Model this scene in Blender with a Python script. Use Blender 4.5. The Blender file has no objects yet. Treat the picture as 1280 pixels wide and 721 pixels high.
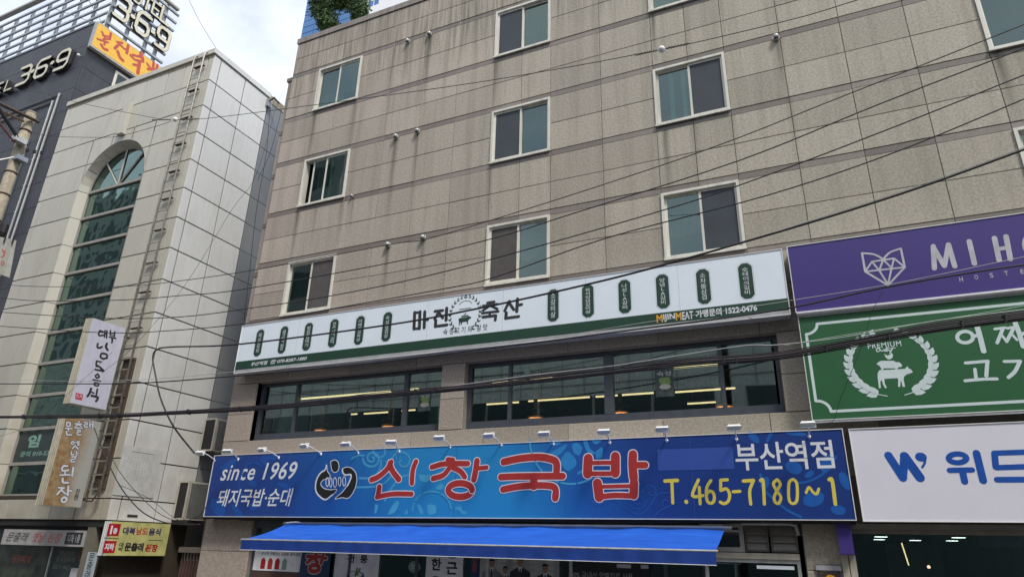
import bpy, bmesh, math, random
from math import sin, cos, pi, radians
from mathutils import Vector, Matrix
from mathutils.geometry import tessellate_polygon
random.seed(7)
SC = bpy.context.scene
COL = SC.collection

# ------------------------------------------------------------------ camera
F, YAW, PITCH, ROLL = 831.76, .43267, .37392, .02594
C0 = Vector((0, -12.0, 2.3))
fwd = Vector((-sin(YAW) * cos(PITCH), cos(YAW) * cos(PITCH), sin(PITCH)))
_r = Vector((cos(YAW), sin(YAW), 0)); _u = _r.cross(fwd)
RR = _r * cos(ROLL) + _u * sin(ROLL); UU = _u * cos(ROLL) - _r * sin(ROLL)
cd = bpy.data.cameras.new('camera'); cam = bpy.data.objects.new('camera', cd); COL.objects.link(cam)
M = Matrix((RR, UU, -fwd)).transposed().to_4x4(); M.translation = C0
cam.matrix_world = M
cd.sensor_width = 36; cd.lens = F / 1280 * 36; cd.clip_start = .05; cd.clip_end = 2000
SC.camera = cam

# ------------------------------------------------------------------ world, sun, exposure
SUN_EL, SUN_AZ = 54, 128          # azimuth measured clockwise from +y
w = bpy.data.worlds.new('World'); SC.world = w; w.use_nodes = True
nt = w.node_tree; nt.nodes.clear()
out = nt.nodes.new('ShaderNodeOutputWorld'); bg = nt.nodes.new('ShaderNodeBackground')
sky = nt.nodes.new('ShaderNodeTexSky'); sky.sky_type = 'NISHITA'; sky.sun_disc = False
sky.sun_elevation = radians(SUN_EL); sky.sun_rotation = radians(SUN_AZ); sky.dust_density = 1.5
tc = nt.nodes.new('ShaderNodeTexCoord'); mp = nt.nodes.new('ShaderNodeMapping'); mp.inputs['Scale'].default_value = (1, 1, 1.7)
mp.inputs['Location'].default_value = (.35, .2, .1)
nz = nt.nodes.new('ShaderNodeTexNoise'); nz.inputs['Scale'].default_value = 2.6; nz.inputs['Detail'].default_value = 9; nz.inputs['Roughness'].default_value = .55
cr = nt.nodes.new('ShaderNodeValToRGB'); cr.color_ramp.elements[0].position = .30; cr.color_ramp.elements[1].position = .60
nz2 = nt.nodes.new('ShaderNodeTexNoise'); nz2.inputs['Scale'].default_value = 4.5; nz2.inputs['Detail'].default_value = 8
cr2 = nt.nodes.new('ShaderNodeValToRGB'); cr2.color_ramp.elements[0].position = .3; cr2.color_ramp.elements[1].position = .72
cr2.color_ramp.elements[0].color = (3.9, 4.2, 4.8, 1); cr2.color_ramp.elements[1].color = (6.6, 6.8, 7.0, 1)
mx = nt.nodes.new('ShaderNodeMixRGB')
mxb = nt.nodes.new('ShaderNodeMixRGB'); mxb.inputs[0].default_value = .5; mxb.inputs[2].default_value = (4.0, 4.6, 5.6, 1)
L = nt.links.new
L(tc.outputs['Generated'], mp.inputs[0]); L(mp.outputs[0], nz.inputs[0]); L(nz.outputs[0], cr.inputs[0]); L(mp.outputs[0], nz2.inputs[0]); L(nz2.outputs[0], cr2.inputs[0])
L(cr.outputs[0], mx.inputs[0]); L(sky.outputs[0], mxb.inputs[1]); L(mxb.outputs[0], mx.inputs[1]); L(cr2.outputs[0], mx.inputs[2]); L(mx.outputs[0], bg.inputs[0])
bg.inputs[1].default_value = .1; L(bg.outputs[0], out.inputs[0])
sd = bpy.data.lights.new('sun', 'SUN'); sd.energy = 1.5; sd.angle = radians(11); sd.color = (1, .95, .87)
sun = bpy.data.objects.new('sun', sd); COL.objects.link(sun)
sdir = Vector((sin(radians(SUN_AZ)) * cos(radians(SUN_EL)), cos(radians(SUN_AZ)) * cos(radians(SUN_EL)), sin(radians(SUN_EL))))
sun.rotation_euler = sdir.to_track_quat('Z', 'Y').to_euler(); sun.location = (20, -20, 40)
SC.view_settings.view_transform = 'Standard'; SC.view_settings.look = 'None'; SC.view_settings.exposure = 1.06; SC.view_settings.gamma = 1
SC.render.engine = 'CYCLES'

# ------------------------------------------------------------------ measuring: photo pixel -> point on a plane of the place
def ray(x, y): return fwd + RR * ((x - 640) / F) - UU * ((y - 360.5) / F)
def U(x, y, ax, v):
    d = ray(x, y); return C0 + d * ((v - C0[ax]) / d[ax])
class Pl:
    """a flat face of the place: 'y' planes look towards -y, 'x' planes look towards +x"""
    def __init__(s, ax, v): s.ax = ax; s.v = v
    def uv(s, p):
        q = U(p[0], p[1], s.ax, s.v); return (q[0] if s.ax == 1 else q[1], q[2])
    def xyz(s, u, v, off=0):
        return Vector((u, s.v - off, v)) if s.ax == 1 else Vector((s.v + off, u, v))
    def mpp(s, p): return abs(s.uv((p[0], p[1] + 1))[1] - s.uv((p[0], p[1] - 1))[1]) / 2
def YP(v): return Pl(1, v)
def XP(v): return Pl(0, v)

# ------------------------------------------------------------------ materials
MATS = {}
def lin(c): return tuple(((v / 255 + .055) / 1.055) ** 2.4 if v > 10 else v / 255 / 12.92 for v in c)
class NT:
    def __init__(s, name):
        s.m = bpy.data.materials.new(name); s.m.use_nodes = True; s.t = s.m.node_tree; s.b = s.t.nodes['Principled BSDF']; s.pos = None
    def n(s, kind, **kw):
        x = s.t.nodes.new(kind)
        for k, v in kw.items():
            if hasattr(x, k): setattr(x, k, v)
        return x
    def link(s, a, b): s.t.links.new(a, b)
    def P(s):
        if not s.pos: s.pos = s.n('ShaderNodeNewGeometry').outputs['Position']
        return s.pos
    def map(s, scale, vec=None, loc=(0, 0, 0)):
        m = s.n('ShaderNodeMapping'); m.inputs['Scale'].default_value = scale; m.inputs['Location'].default_value = loc; s.link(vec or s.P(), m.inputs[0]); return m.outputs[0]
    def noise(s, scale, vec=None, detail=4, rough=.5):
        x = s.n('ShaderNodeTexNoise'); x.inputs['Scale'].default_value = scale; x.inputs['Detail'].default_value = detail; x.inputs['Roughness'].default_value = rough
        s.link(vec or s.P(), x.inputs[0]); return x.outputs[0]
    def ramp(s, f, p0, p1, c0=(0, 0, 0), c1=(1, 1, 1)):
        x = s.n('ShaderNodeValToRGB'); e = x.color_ramp.elements; e[0].position = p0; e[1].position = p1; e[0].color = (*c0, 1); e[1].color = (*c1, 1); s.link(f, x.inputs[0]); return x.outputs[0]
    def mix(s, f, a, b, mode='MIX'):
        x = s.n('ShaderNodeMixRGB'); x.blend_type = mode
        for i, v in ((0, f), (1, a), (2, b)):
            if isinstance(v, (int, float)): x.inputs[i].default_value = v
            elif isinstance(v, tuple): x.inputs[i].default_value = (*v, 1)
            else: s.link(v, x.inputs[i])
        return x.outputs[0]
    def math(s, op, a, b=0, c=None):
        x = s.n('ShaderNodeMath'); x.operation = op
        for i, v in enumerate((a, b) if c is None else (a, b, c)):
            if isinstance(v, (int, float)): x.inputs[i].default_value = v
            else: s.link(v, x.inputs[i])
        return x.outputs[0]
    def xyz(s):
        x = s.n('ShaderNodeSeparateXYZ'); s.link(s.P(), x.inputs[0]); return x.outputs
    def bump(s, h, st=.2, d=.01):
        x = s.n('ShaderNodeBump'); x.inputs['Strength'].default_value = st; x.inputs['Distance'].default_value = d; s.link(h, x.inputs['Height']); s.link(x.outputs[0], s.b.inputs['Normal'])
    def done(s, col=None, rough=None, metal=0, spec=None):
        if col is not None:
            if isinstance(col, tuple): s.b.inputs['Base Color'].default_value = (*col, 1)
            else: s.link(col, s.b.inputs['Base Color'])
        if rough is not None:
            if isinstance(rough, float): s.b.inputs['Roughness'].default_value = rough
            else: s.link(rough, s.b.inputs['Roughness'])
        s.b.inputs['Metallic'].default_value = metal
        if spec is not None: s.b.inputs['Specular IOR Level'].default_value = spec
        return s.m

def plain(name, col, rough=.5, metal=0, var=.12, scale=6, bump=0, dirt=0):
    """paint, plastic, metal: base colour with mild wear"""
    if name in MATS: return MATS[name]
    t = NT(name); f = t.noise(scale, detail=5)
    c = t.mix(t.ramp(f, .3, .7), tuple(v * (1 - var) for v in col), tuple(min(1, v * (1 + var)) for v in col))
    if dirt:
        d = t.noise(1.0, t.map((7, 7, .6)), 6, .6); c = t.mix(t.ramp(d, .45, .75), c, t.mix(dirt, c, (.12, .1, .07)))
    if bump: t.bump(t.noise(scale * 6), bump, .004)
    MATS[name] = t.done(c, rough, metal); return MATS[name]

def emis(name, col, st):
    if name in MATS: return MATS[name]
    t = NT(name); t.b.inputs['Emission Color'].default_value = (*col, 1); t.b.inputs['Emission Strength'].default_value = st
    MATS[name] = t.done(tuple(min(1, c) for c in col), .5); return MATS[name]

def gauss_streaks(t, streaks):
    """water stains that run down the stone from fixed points (x, top z, length, width, strength)"""
    X = t.xyz(); tot = None
    wob = t.math('MULTIPLY', t.math('SUBTRACT', t.noise(1.0, t.map((1, 1, 1.3))), .5), .06)
    for x, z, ln, wd, st in streaks:
        dx = t.math('ABSOLUTE', t.math('SUBTRACT', t.math('ADD', X[0], wob), x))
        a = t.math('MAXIMUM', t.math('SUBTRACT', 1, t.math('DIVIDE', dx, wd)), 0)
        dz = t.math('DIVIDE', t.math('SUBTRACT', z, X[2]), ln)
        b = t.math('MULTIPLY', t.math('GREATER_THAN', dz, 0), t.math('MAXIMUM', t.math('SUBTRACT', 1, dz), 0))
        v = t.math('MULTIPLY', t.math('MULTIPLY', a, b), st)
        tot = v if tot is None else t.math('MAXIMUM', tot, v)
    return tot

STREAKS = [(-8.92, 15.3, 1.5, .12, .6), (-8.21, 15.25, 2.6, .12, 1.0), (-8.97, 12.2, 2.6, .1, .8), (-8.31, 12.2, 2.4, .1, .7), (-8.87, 9.1, 1.5, .09, .9),
           (-7.88, 9.1, 1.3, .09, .6), (.28, 12.2, 1.4, .1, .85), (.32, 10.7, 2.8, .1, .35), (-6.15, 13.7, 1.6, .12, .7), (-7.15, 16.5, 2.6, .1, .6), (-2.2, 13.75, 1.6, .09, 1.0),
           (-2.1, 10.6, 2.2, .1, .8), (-11.85, 13.75, 1.7, .1, .9), (-10.45, 13.7, 1.6, .1, .5), (-11.9, 10.6, 1.6, .11, .9), (-11.3, 10.6, 1.5, .1, .5), (-10.45, 10.6, 1.4, .1, .5),
           (-10.1, 10.6, 1.3, .07, .5), (-6.2, 10.6, 1.8, .1, .5), (3.75, 10.7, 1.6, .12, 1.0), (-9.35, 15.2, 3.0, .1, .35), (-1.5, 10.6, 1.3, .12, .4), (-.75, 10.6, 1.5, .1, .35), (-10.45, 16.5, 1.4, .2, .4), (-4.7, 10.6, 1.2, .08, .3), (-.7, 13.6, 1.2, .1, .35)]
def stone(name, base, streaky=True, speck=.30, rough=.75):
    t = NT(name)
    oi = t.n('ShaderNodeObjectInfo').outputs['Random']
    sp = t.noise(24, detail=4, rough=.85); sp2 = t.noise(75, detail=2, rough=.9); big = t.noise(.55, detail=3)
    c = t.mix(t.ramp(oi, 0, 1), tuple(v * (.85 if 'band' not in name else .72) for v in base), tuple(v * (1.13 if 'band' not in name else 1.3) for v in base))
    c = t.mix(t.ramp(big, .35, .65), c, t.mix(.35, c, (base[0] * .86, base[1] * .90, base[2] * .9)))
    c = t.mix(t.ramp(sp, .36, .64), t.mix(1, c, (1 - speck,) * 3, 'MULTIPLY'), t.mix(1, c, (1 + speck * .75,) * 3, 'MULTIPLY'))
    c = t.mix(t.ramp(sp2, .33, .42, (1, 1, 1), (0, 0, 0)), c, t.mix(speck * 1.9, c, (.07, .055, .05)))
    # pinkish to the left end of the front, greyer to the right, as the stone itself is
    X = t.xyz(); gx = t.math('DIVIDE', t.math('ADD', X[0], 13), 14)
    c = t.mix(t.ramp(gx, 0, 1), t.mix(1, c, (1.04, .97, .95), 'MULTIPLY'), t.mix(1, c, (1.0, 1.0, .93), 'MULTIPLY'))
    if streaky:
        s1 = t.noise(1.0, t.map((3.6, 1, .20)), 6, .62); s2 = t.noise(1.0, t.map((13, 1, .5)), 5, .65)
        hz = t.math('DIVIDE', t.math('SUBTRACT', X[2], 7), 10)
        k = t.math('MULTIPLY', t.ramp(s1, .46, .68), t.math('ADD', t.math('MULTIPLY', hz, .55), .30))
        c = t.mix(k, c, t.mix(.55, c, (.12, .115, .075)))
        top = t.ramp(t.math('SUBTRACT', X[2], 14.0), .0, 1.0)
        k2 = t.math('MULTIPLY', t.math('MULTIPLY', t.ramp(s2, .44, .68), top), .75)
        c = t.mix(k2, c, (.115, .11, .065))
        c = t.mix(t.math('MULTIPLY', gauss_streaks(t, STREAKS), 1.0), c, (.07, .068, .045))
    t.bump(sp, .25, .004)
    return t.done(c, rough)

granite = stone('granite_panel', (.43, .392, .342))
granite_low = stone('granite_lower', (.40, .355, .305), streaky=False)
bandm = stone('polished_band_stone', (.235, .203, .190), streaky=True, speck=.15, rough=.35)
joint = plain('joint_mortar', (.22, .195, .165), .9)

def cladding(name, base, rough=.28, dark=.5):
    t = NT(name); oi = t.n('ShaderNodeObjectInfo').outputs['Random']
    c = t.mix(oi, tuple(v * .95 for v in base), tuple(v * 1.05 for v in base))
    s1 = t.noise(1.0, t.map((1.6, 1.6, .5)), 7, .6); s2 = t.noise(1.0, t.map((14, 14, 1.0)), 5, .6); s3 = t.noise(1.2, detail=5)
    c = t.mix(t.math('MULTIPLY', t.ramp(s1, .50, .85), dark), c, (.30, .285, .23))
    c = t.mix(t.math('MULTIPLY', t.ramp(s2, .55, .9), dark * .3), c, (.26, .23, .17))
    X = t.xyz(); low = t.ramp(t.math('DIVIDE', t.math('SUBTRACT', 9, X[2]), 7), 0, 1)
    c = t.mix(t.math('MULTIPLY', t.math('MULTIPLY', low, t.ramp(s3, .36, .66)), dark * 1.3), c, (.30, .25, .16))
    t.bump(t.noise(.9, detail=2), .06, .05)
    return t.done(c, t.ramp(s1, .4, .8, (rough,) * 3, (.6,) * 3), 0, .5)
whitep = cladding('white_cladding', (.525, .50, .425))
whites = cladding('white_cladding_sunlit', (.66, .66, .645), .22, .35)  # paler copy of the white cladding: sunlight on the side put into colour
greyp = cladding('grey_concrete', (.20, .215, .235), .6, .45)  # darker grey for the rear stretch of the side and the back walls
slate = NT('slate_cladding'); _a = slate.noise(1.1, detail=7, rough=.65); _b = slate.noise(1.0, slate.map((9, 9, .7)), 5)
_c = slate.mix(slate.ramp(_a, .3, .75), (.020, .021, .030), (.052, .056, .070)); _c = slate.mix(slate.math('MULTIPLY', slate.ramp(_b, .5, .8), .4), _c, (.085, .09, .10))
_o = slate.n('ShaderNodeObjectInfo').outputs['Random']; _c = slate.mix(_o, slate.mix(.2, _c, (.02, .02, .03)), slate.mix(.16, _c, (.09, .09, .10)))
slate = slate.done(_c, .5)

frame_pvc = plain('ivory_window_frame', (.70, .68, .60), .45, var=.05, dirt=.35)
frame_dark = plain('dark_grey_aluminium', (.085, .095, .115), .4, .2)
mull = plain('taupe_mullion', (.34, .32, .29), .45)
steel = plain('galvanised_steel', (.36, .38, .40), .4, .6)
steel_l = plain('pale_aluminium', (.62, .62, .60), .35, .5, dirt=.3)
rusty = plain('rusty_steel', (.075, .05, .036), .8, scale=20, var=.5)
ladder_m = plain('ladder_steel', (.42, .39, .33), .5, .4, var=.3, scale=9)
concrete = plain('pole_concrete', (.31, .27, .20), .9, scale=8, var=.25, bump=.3, dirt=.5)
black = plain('black_rubber', (.014, .013, .015), .55)
cable_b = plain('black_cable', (.016, .014, .017), .5, scale=3, var=.4)
cable_w = plain('pale_cable', (.42, .42, .42), .5)
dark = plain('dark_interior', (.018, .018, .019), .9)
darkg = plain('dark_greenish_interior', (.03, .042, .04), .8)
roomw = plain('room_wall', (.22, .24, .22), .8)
white = plain('white_plastic', (.78, .78, .76), .4, var=.04)
whitepr = plain('white_print', (.72, .74, .78), .45, var=.02)
red = plain('red_print', (.42, .035, .032), .45, var=.05)
blackp = plain('black_print', (.018, .018, .018), .45)
ink = plain('ink_print', (.03, .028, .032), .5)
yellow = plain('yellow_print', (.72, .60, .10), .45, var=.04)
goldp = plain('orange_gold_print', (.85, .42, .03), .45)
greenp = plain('dark_green_print', (.012, .052, .03), .45, var=.06)
greens = plain('green_banner', (.022, .115, .042), .45, var=.06, scale=1.2)
purple = plain('purple_banner', (.056, .036, .205), .42, var=.05, scale=1.2)
lightbox = plain('pale_blue_white_lightbox', (.78, .85, .92), .35, var=.03, scale=2)
lightbox_w = plain('white_lavender_lightbox', (.75, .74, .82), .35, var=.02, scale=2)
signgray = plain('sign_underside_grey', (.40, .40, .42), .5, var=.1, dirt=.3)
deepblue = plain('deep_blue_print', (.012, .085, .40), .4)
bluerect = plain('masking_blue_film', (.035, .085, .36), .45, var=.02)
silver_pr = plain('silver_print', (.50, .49, .54), .4)
orange_s = plain('yellow_orange_panel', (.80, .47, .06), .45, var=.06)
redbrush = plain('faded_red_brush', (.48, .08, .06), .5)
cream = plain('cream_letter_face', (.66, .62, .48), .45)
darkedge = plain('letter_dark_side', (.025, .025, .025), .5)
awnb = NT('blue_awning_canvas'); _n = awnb.noise(1, awnb.map((2.2, 9, 1)), 5); awnb.bump(awnb.noise(3.5, detail=3), .5, .03)
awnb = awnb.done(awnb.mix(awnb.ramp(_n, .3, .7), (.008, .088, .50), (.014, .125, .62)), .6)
brass = plain('copper_brass', (.85, .48, .22), .35, .3)
ledg = emis('warm_line_light', (1, .74, .40), 1.2)
ledw = emis('cool_ceiling_light', (.9, 1, .95), 3)
asphalt = plain('asphalt', (.05, .05, .052), .9, scale=30, var=.3, bump=.4)
pave = plain('pavement_concrete', (.25, .24, .22), .9, scale=14, var=.15)
paint_w = plain('road_paint', (.7, .7, .68), .7)
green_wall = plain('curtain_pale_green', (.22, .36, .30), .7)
curtain = plain('curtain_pale', (.42, .45, .43), .9)
wood_p = plain('mottled_tan_board', (.30, .21, .11), .7, scale=5, var=.5)
pale_yel = plain('pale_yellow_board', (.52, .50, .20), .5, scale=4, var=.2)
signred = plain('red_badge', (.42, .012, .02), .45)
vinyl_dk = plain('dark_tinted_vinyl', (.03, .048, .05), .3)
lilac = plain('pale_lilac_lightbox', (.56, .56, .66), .4, var=.03, dirt=.12)

def glass(name, tint, refl=.25, refcol=(.8, .95, .95), wob=.02, rough=.02, trans=1.0):
    m = bpy.data.materials.new(name); m.use_nodes = True; t = m.node_tree; t.nodes.clear()
    o = t.nodes.new('ShaderNodeOutputMaterial'); mx = t.nodes.new('ShaderNodeMixShader'); tr = t.nodes.new('ShaderNodeBsdfTransparent'); gl = t.nodes.new('ShaderNodeBsdfGlossy')
    lw = t.nodes.new('ShaderNodeLayerWeight'); lw.inputs[0].default_value = .25; ma = t.nodes.new('ShaderNodeMath'); ma.operation = 'MULTIPLY_ADD'
    t.links.new(lw.outputs['Facing'], ma.inputs[0]); ma.inputs[1].default_value = refl; ma.inputs[2].default_value = refl; ma.use_clamp = True
    g = t.nodes.new('ShaderNodeNewGeometry'); n = t.nodes.new('ShaderNodeTexNoise'); n.inputs['Scale'].default_value = 1.6; n.inputs['Detail'].default_value = 1
    b = t.nodes.new('ShaderNodeBump'); b.inputs['Strength'].default_value = wob * 4; b.inputs['Distance'].default_value = .03
    t.links.new(g.outputs['Position'], n.inputs[0]); t.links.new(n.outputs[0], b.inputs['Height']); t.links.new(b.outputs[0], gl.inputs['Normal'])
    tr.inputs[0].default_value = (*[c * trans for c in tint], 1); gl.inputs[0].default_value = (*refcol, 1); gl.inputs['Roughness'].default_value = rough
    t.links.new(ma.outputs[0], mx.inputs[0]); t.links.new(tr.outputs[0], mx.inputs[1]); t.links.new(gl.outputs[0], mx.inputs[2]); t.links.new(mx.outputs[0], o.inputs[0])
    return m
g_teal = glass('teal_window_glass', (.42, .57, .55), .16, (.60, .70, .66))
g_clear = glass('shop_glass', (.74, .80, .77), .22, (.85, 1, .98), .004)
g_green = glass('green_stair_glass', (.22, .32, .28), .34, (.48, .66, .58), .08)
g_blue = NT('blue_tower_glass').done((.06, .17, .38), .12, .2, .6)
screen = plain('insect_screen_mesh', (.045, .055, .068), .75, scale=2, var=.12)

# ------------------------------------------------------------------ object helpers
W = {}
def wl(o): return W.get(o.name, Vector((0, 0, 0)))
def link(o, parent=None, loc=(0, 0, 0)):
    COL.objects.link(o); loc = Vector(loc)
    if parent is not None: o.parent = parent; o.location = loc - wl(parent)
    else: o.location = loc
    W[o.name] = loc; return o
def tag(o, label=None, cat=None, group=None, kind=None):
    if label: o['label'] = label
    if cat: o['category'] = cat
    if group: o['group'] = group
    if kind: o['kind'] = kind
    return o
def thing(name, loc, label, cat, group=None):
    return tag(link(bpy.data.objects.new(name, None), None, loc), label, cat, group)
def mesh_of(bm, name, m, smooth=False):
    me = bpy.data.meshes.new(name); bmesh.ops.recalc_face_normals(bm, faces=bm.faces); bm.to_mesh(me); bm.free()
    if smooth:
        for p in me.polygons: p.use_smooth = True
    if m: me.materials.append(m)
    return me
def obj(name, bm, m, parent=None, smooth=False, loc=(0, 0, 0)):
    return link(bpy.data.objects.new(name, mesh_of(bm, name, m, smooth)), parent, loc)
def inst(name, me, parent, loc): return link(bpy.data.objects.new(name, me), parent, loc)
def B(): return bmesh.new()
def bx(bm, x0, x1, y0, y1, z0, z1):
    v = [bm.verts.new((x, y, z)) for z in (z0, z1) for y in (y0, y1) for x in (x0, x1)]
    for f in ((0, 1, 3, 2), (4, 6, 7, 5), (0, 4, 5, 1), (2, 3, 7, 6), (0, 2, 6, 4), (1, 5, 7, 3)): bm.faces.new([v[i] for i in f])
    return v
def box(*a):
    b = B(); bx(b, *a); return b
def tube(bm, pts, r, n=8, r2=None):
    pts = [Vector(p) for p in pts]; rings = []; a = None
    for i, p in enumerate(pts):
        e0 = (p - pts[i - 1]).normalized() if i else (pts[1] - p).normalized(); e1 = (pts[i + 1] - p).normalized() if i + 1 < len(pts) else e0
        d = (e0 + e1).normalized()
        if a is None: a = d.cross(Vector((0, 0, 1)) if abs(d.z) < .9 else Vector((1, 0, 0))).normalized()
        a = (a - d * a.dot(d)).normalized(); c = d.cross(a)
        rr = (r if r2 is None else r + (r2 - r) * i / max(1, len(pts) - 1)) / max(.6, d.dot(e0))
        rings.append([bm.verts.new(p + a * cos(2 * pi * k / n) * rr + c * sin(2 * pi * k / n) * rr) for k in range(n)])
    for i in range(len(rings) - 1):
        for k in range(n): bm.faces.new([rings[i][k], rings[i][(k + 1) % n], rings[i + 1][(k + 1) % n], rings[i + 1][k]])
    bm.faces.new(rings[0][::-1]); bm.faces.new(rings[-1])
def lathe(bm, c, prof, n=20, ax='z'):
    rings = []
    for r, z in prof:
        rings.append([bm.verts.new(Vector(c) + (Vector((r * cos(2 * pi * k / n), r * sin(2 * pi * k / n), z)) if ax == 'z' else Vector((r * cos(2 * pi * k / n), z, r * sin(2 * pi * k / n))))) for k in range(n)])
    for i in range(len(rings) - 1):
        for k in range(n): bm.faces.new([rings[i][k], rings[i][(k + 1) % n], rings[i + 1][(k + 1) % n], rings[i + 1][k]])
    bm.faces.new(rings[0]); bm.faces.new(rings[-1])
def smooth_pts(p, k=5):
    p = [Vector(q) for q in p]; o = []
    for i in range(len(p) - 1):
        a, b, c, d = p[max(i - 1, 0)], p[i], p[i + 1], p[min(i + 2, len(p) - 1)]
        for j in range(k):
            t = j / k; o.append(.5 * ((2 * b) + (c - a) * t + (2 * a - 5 * b + 4 * c - d) * t * t + (3 * b - a - 3 * c + d) * t ** 3))
    o.append(p[-1]); return o

# slabs: chamfered stone / metal panels sharing mesh data by size. axis 'y': faces -y ; 'x': faces +x
SLAB = {}
def slab(name, parent, m, ax, pos, u0, u1, z0, z1, gap=.010, th=.03, jit=.002):
    wu, hz = u1 - u0 - gap, z1 - z0 - gap
    key = (m.name, ax, round(wu, 3), round(hz, 3), th)
    if key not in SLAB:
        bm = B(); c = .006; R = []
        for o_, i_ in ((0, 0), (th - c, 0), (th, c)):
            R.append([(-wu / 2 + i_, o_, -hz / 2 + i_), (wu / 2 - i_, o_, -hz / 2 + i_), (wu / 2 - i_, o_, hz / 2 - i_), (-wu / 2 + i_, o_, hz / 2 - i_)])
        V = [[bm.verts.new((a, -o, b) if ax == 'y' else (o, a, b)) for a, o, b in r] for r in R]
        for i in (0, 1):
            for k in range(4): bm.faces.new([V[i][k], V[i][(k + 1) % 4], V[i + 1][(k + 1) % 4], V[i + 1][k]])
        bm.faces.new(V[2]); bm.faces.new(V[0][::-1]); SLAB[key] = mesh_of(bm, name, m)
    j = random.uniform(-jit, jit); u = (u0 + u1) / 2; z = (z0 + z1) / 2
    return inst(name, SLAB[key], parent, (u, pos + j, z) if ax == 'y' else (pos + j, u, z))

# ------------------------------------------------------------------ flat print: strokes, polygons, lettering
def strokes(parent, m, pl, lst, name='lettering', off=.006, px=True, smooth=True, depth=0, grow=0, groups=None):
    """lst: (points, radius). px: points in photo pixels on the face, radius in pixels; else metres"""
    if depth == 0: off = off * .32
    if groups:
        i0 = 0; last = None
        for g_ in groups: last = strokes(parent, m, pl, lst[i0:i0 + g_], name, off / .32 if depth == 0 else off, px, smooth, depth, grow); i0 += g_
        return last
    bm = B(); k = 0
    for pts, r in lst:
        if px:
            r2 = r * pl.mpp(pts[0]) + grow; q = [pl.uv(p) for p in pts]
        else: r2 = r + grow; q = list(pts)
        q = [Vector((a[0], a[1], 0)) for a in q]
        if smooth and len(q) > 2: q = smooth_pts(q, 4)
        for i, a in enumerate(q):
            k += 1; o = off + depth + (k % 300) * .00002
            def face(P):
                fr = [bm.verts.new(pl.xyz(x, y, o)) for x, y in P]; bm.faces.new(fr)
                if depth:
                    bk = [bm.verts.new(pl.xyz(x, y, off)) for x, y in P]
                    for s in range(len(P)): bm.faces.new([fr[s], fr[(s + 1) % len(P)], bk[(s + 1) % len(P)], bk[s]])
            n = 12; face([(a.x + r2 * cos(2 * pi * s / n), a.y + r2 * sin(2 * pi * s / n)) for s in range(n)])
            if i + 1 < len(q):
                b = q[i + 1]; d = (b - a)
                if d.length > 1e-5:
                    k += 1; o = off + depth + (k % 300) * .00002
                    p = Vector((-d.y, d.x, 0)).normalized() * r2
                    face([(a + p)[:2], (a - p)[:2], (b - p)[:2], (b + p)[:2]])
    me = bpy.data.meshes.new(name); bm.to_mesh(me); bm.free(); me.materials.append(m)
    return link(bpy.data.objects.new(name, me), parent)
def polys(parent, m, pl, lst, name='emblem', off=.006, px=True, smooth=False, split=False):
    if split:
        for q_ in lst: r_ = polys(parent, m, pl, [q_], name, off, px, smooth)
        return r_
    off = off * .32; bm = B()
    for k, pts in enumerate(lst):
        q = [pl.uv(p) for p in pts] if px else pts
        if smooth:
            q = [Vector((a[0], a[1], 0)) for a in q]; q = smooth_pts(q + [q[0]], 4)[:-1]
        vq = [bm.verts.new(pl.xyz(a[0], a[1], off + (k % 30) * .00004)) for a in q]
        for tri in tessellate_polygon([[Vector((a[0], a[1], 0)) for a in q]]):
            try: bm.faces.new([vq[i] for i in tri])
            except ValueError: pass
    me = bpy.data.meshes.new(name); bm.to_mesh(me); bm.free(); me.materials.append(m)
    return link(bpy.data.objects.new(name, me), parent)
def rect(parent, m, pl, u0, u1, v0, v1, off=.004, th=.003, name='panel'):
    off = off * .32; th = th * .3; bm = B(); a = pl.xyz(u0, v0, off); b = pl.xyz(u1, v1, off + th)
    bx(bm, min(a.x, b.x), max(a.x, b.x), min(a.y, b.y), max(a.y, b.y), min(a.z, b.z), max(a.z, b.z)); return obj(name, bm, m, parent)
def ring_pts(c, rx, ry, n=14, a0=0, a1=360): return [(c[0] + rx * cos(radians(a0 + (a1 - a0) * i / n)), c[1] + ry * sin(radians(a0 + (a1 - a0) * i / n))) for i in range(n + 1)]

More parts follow.
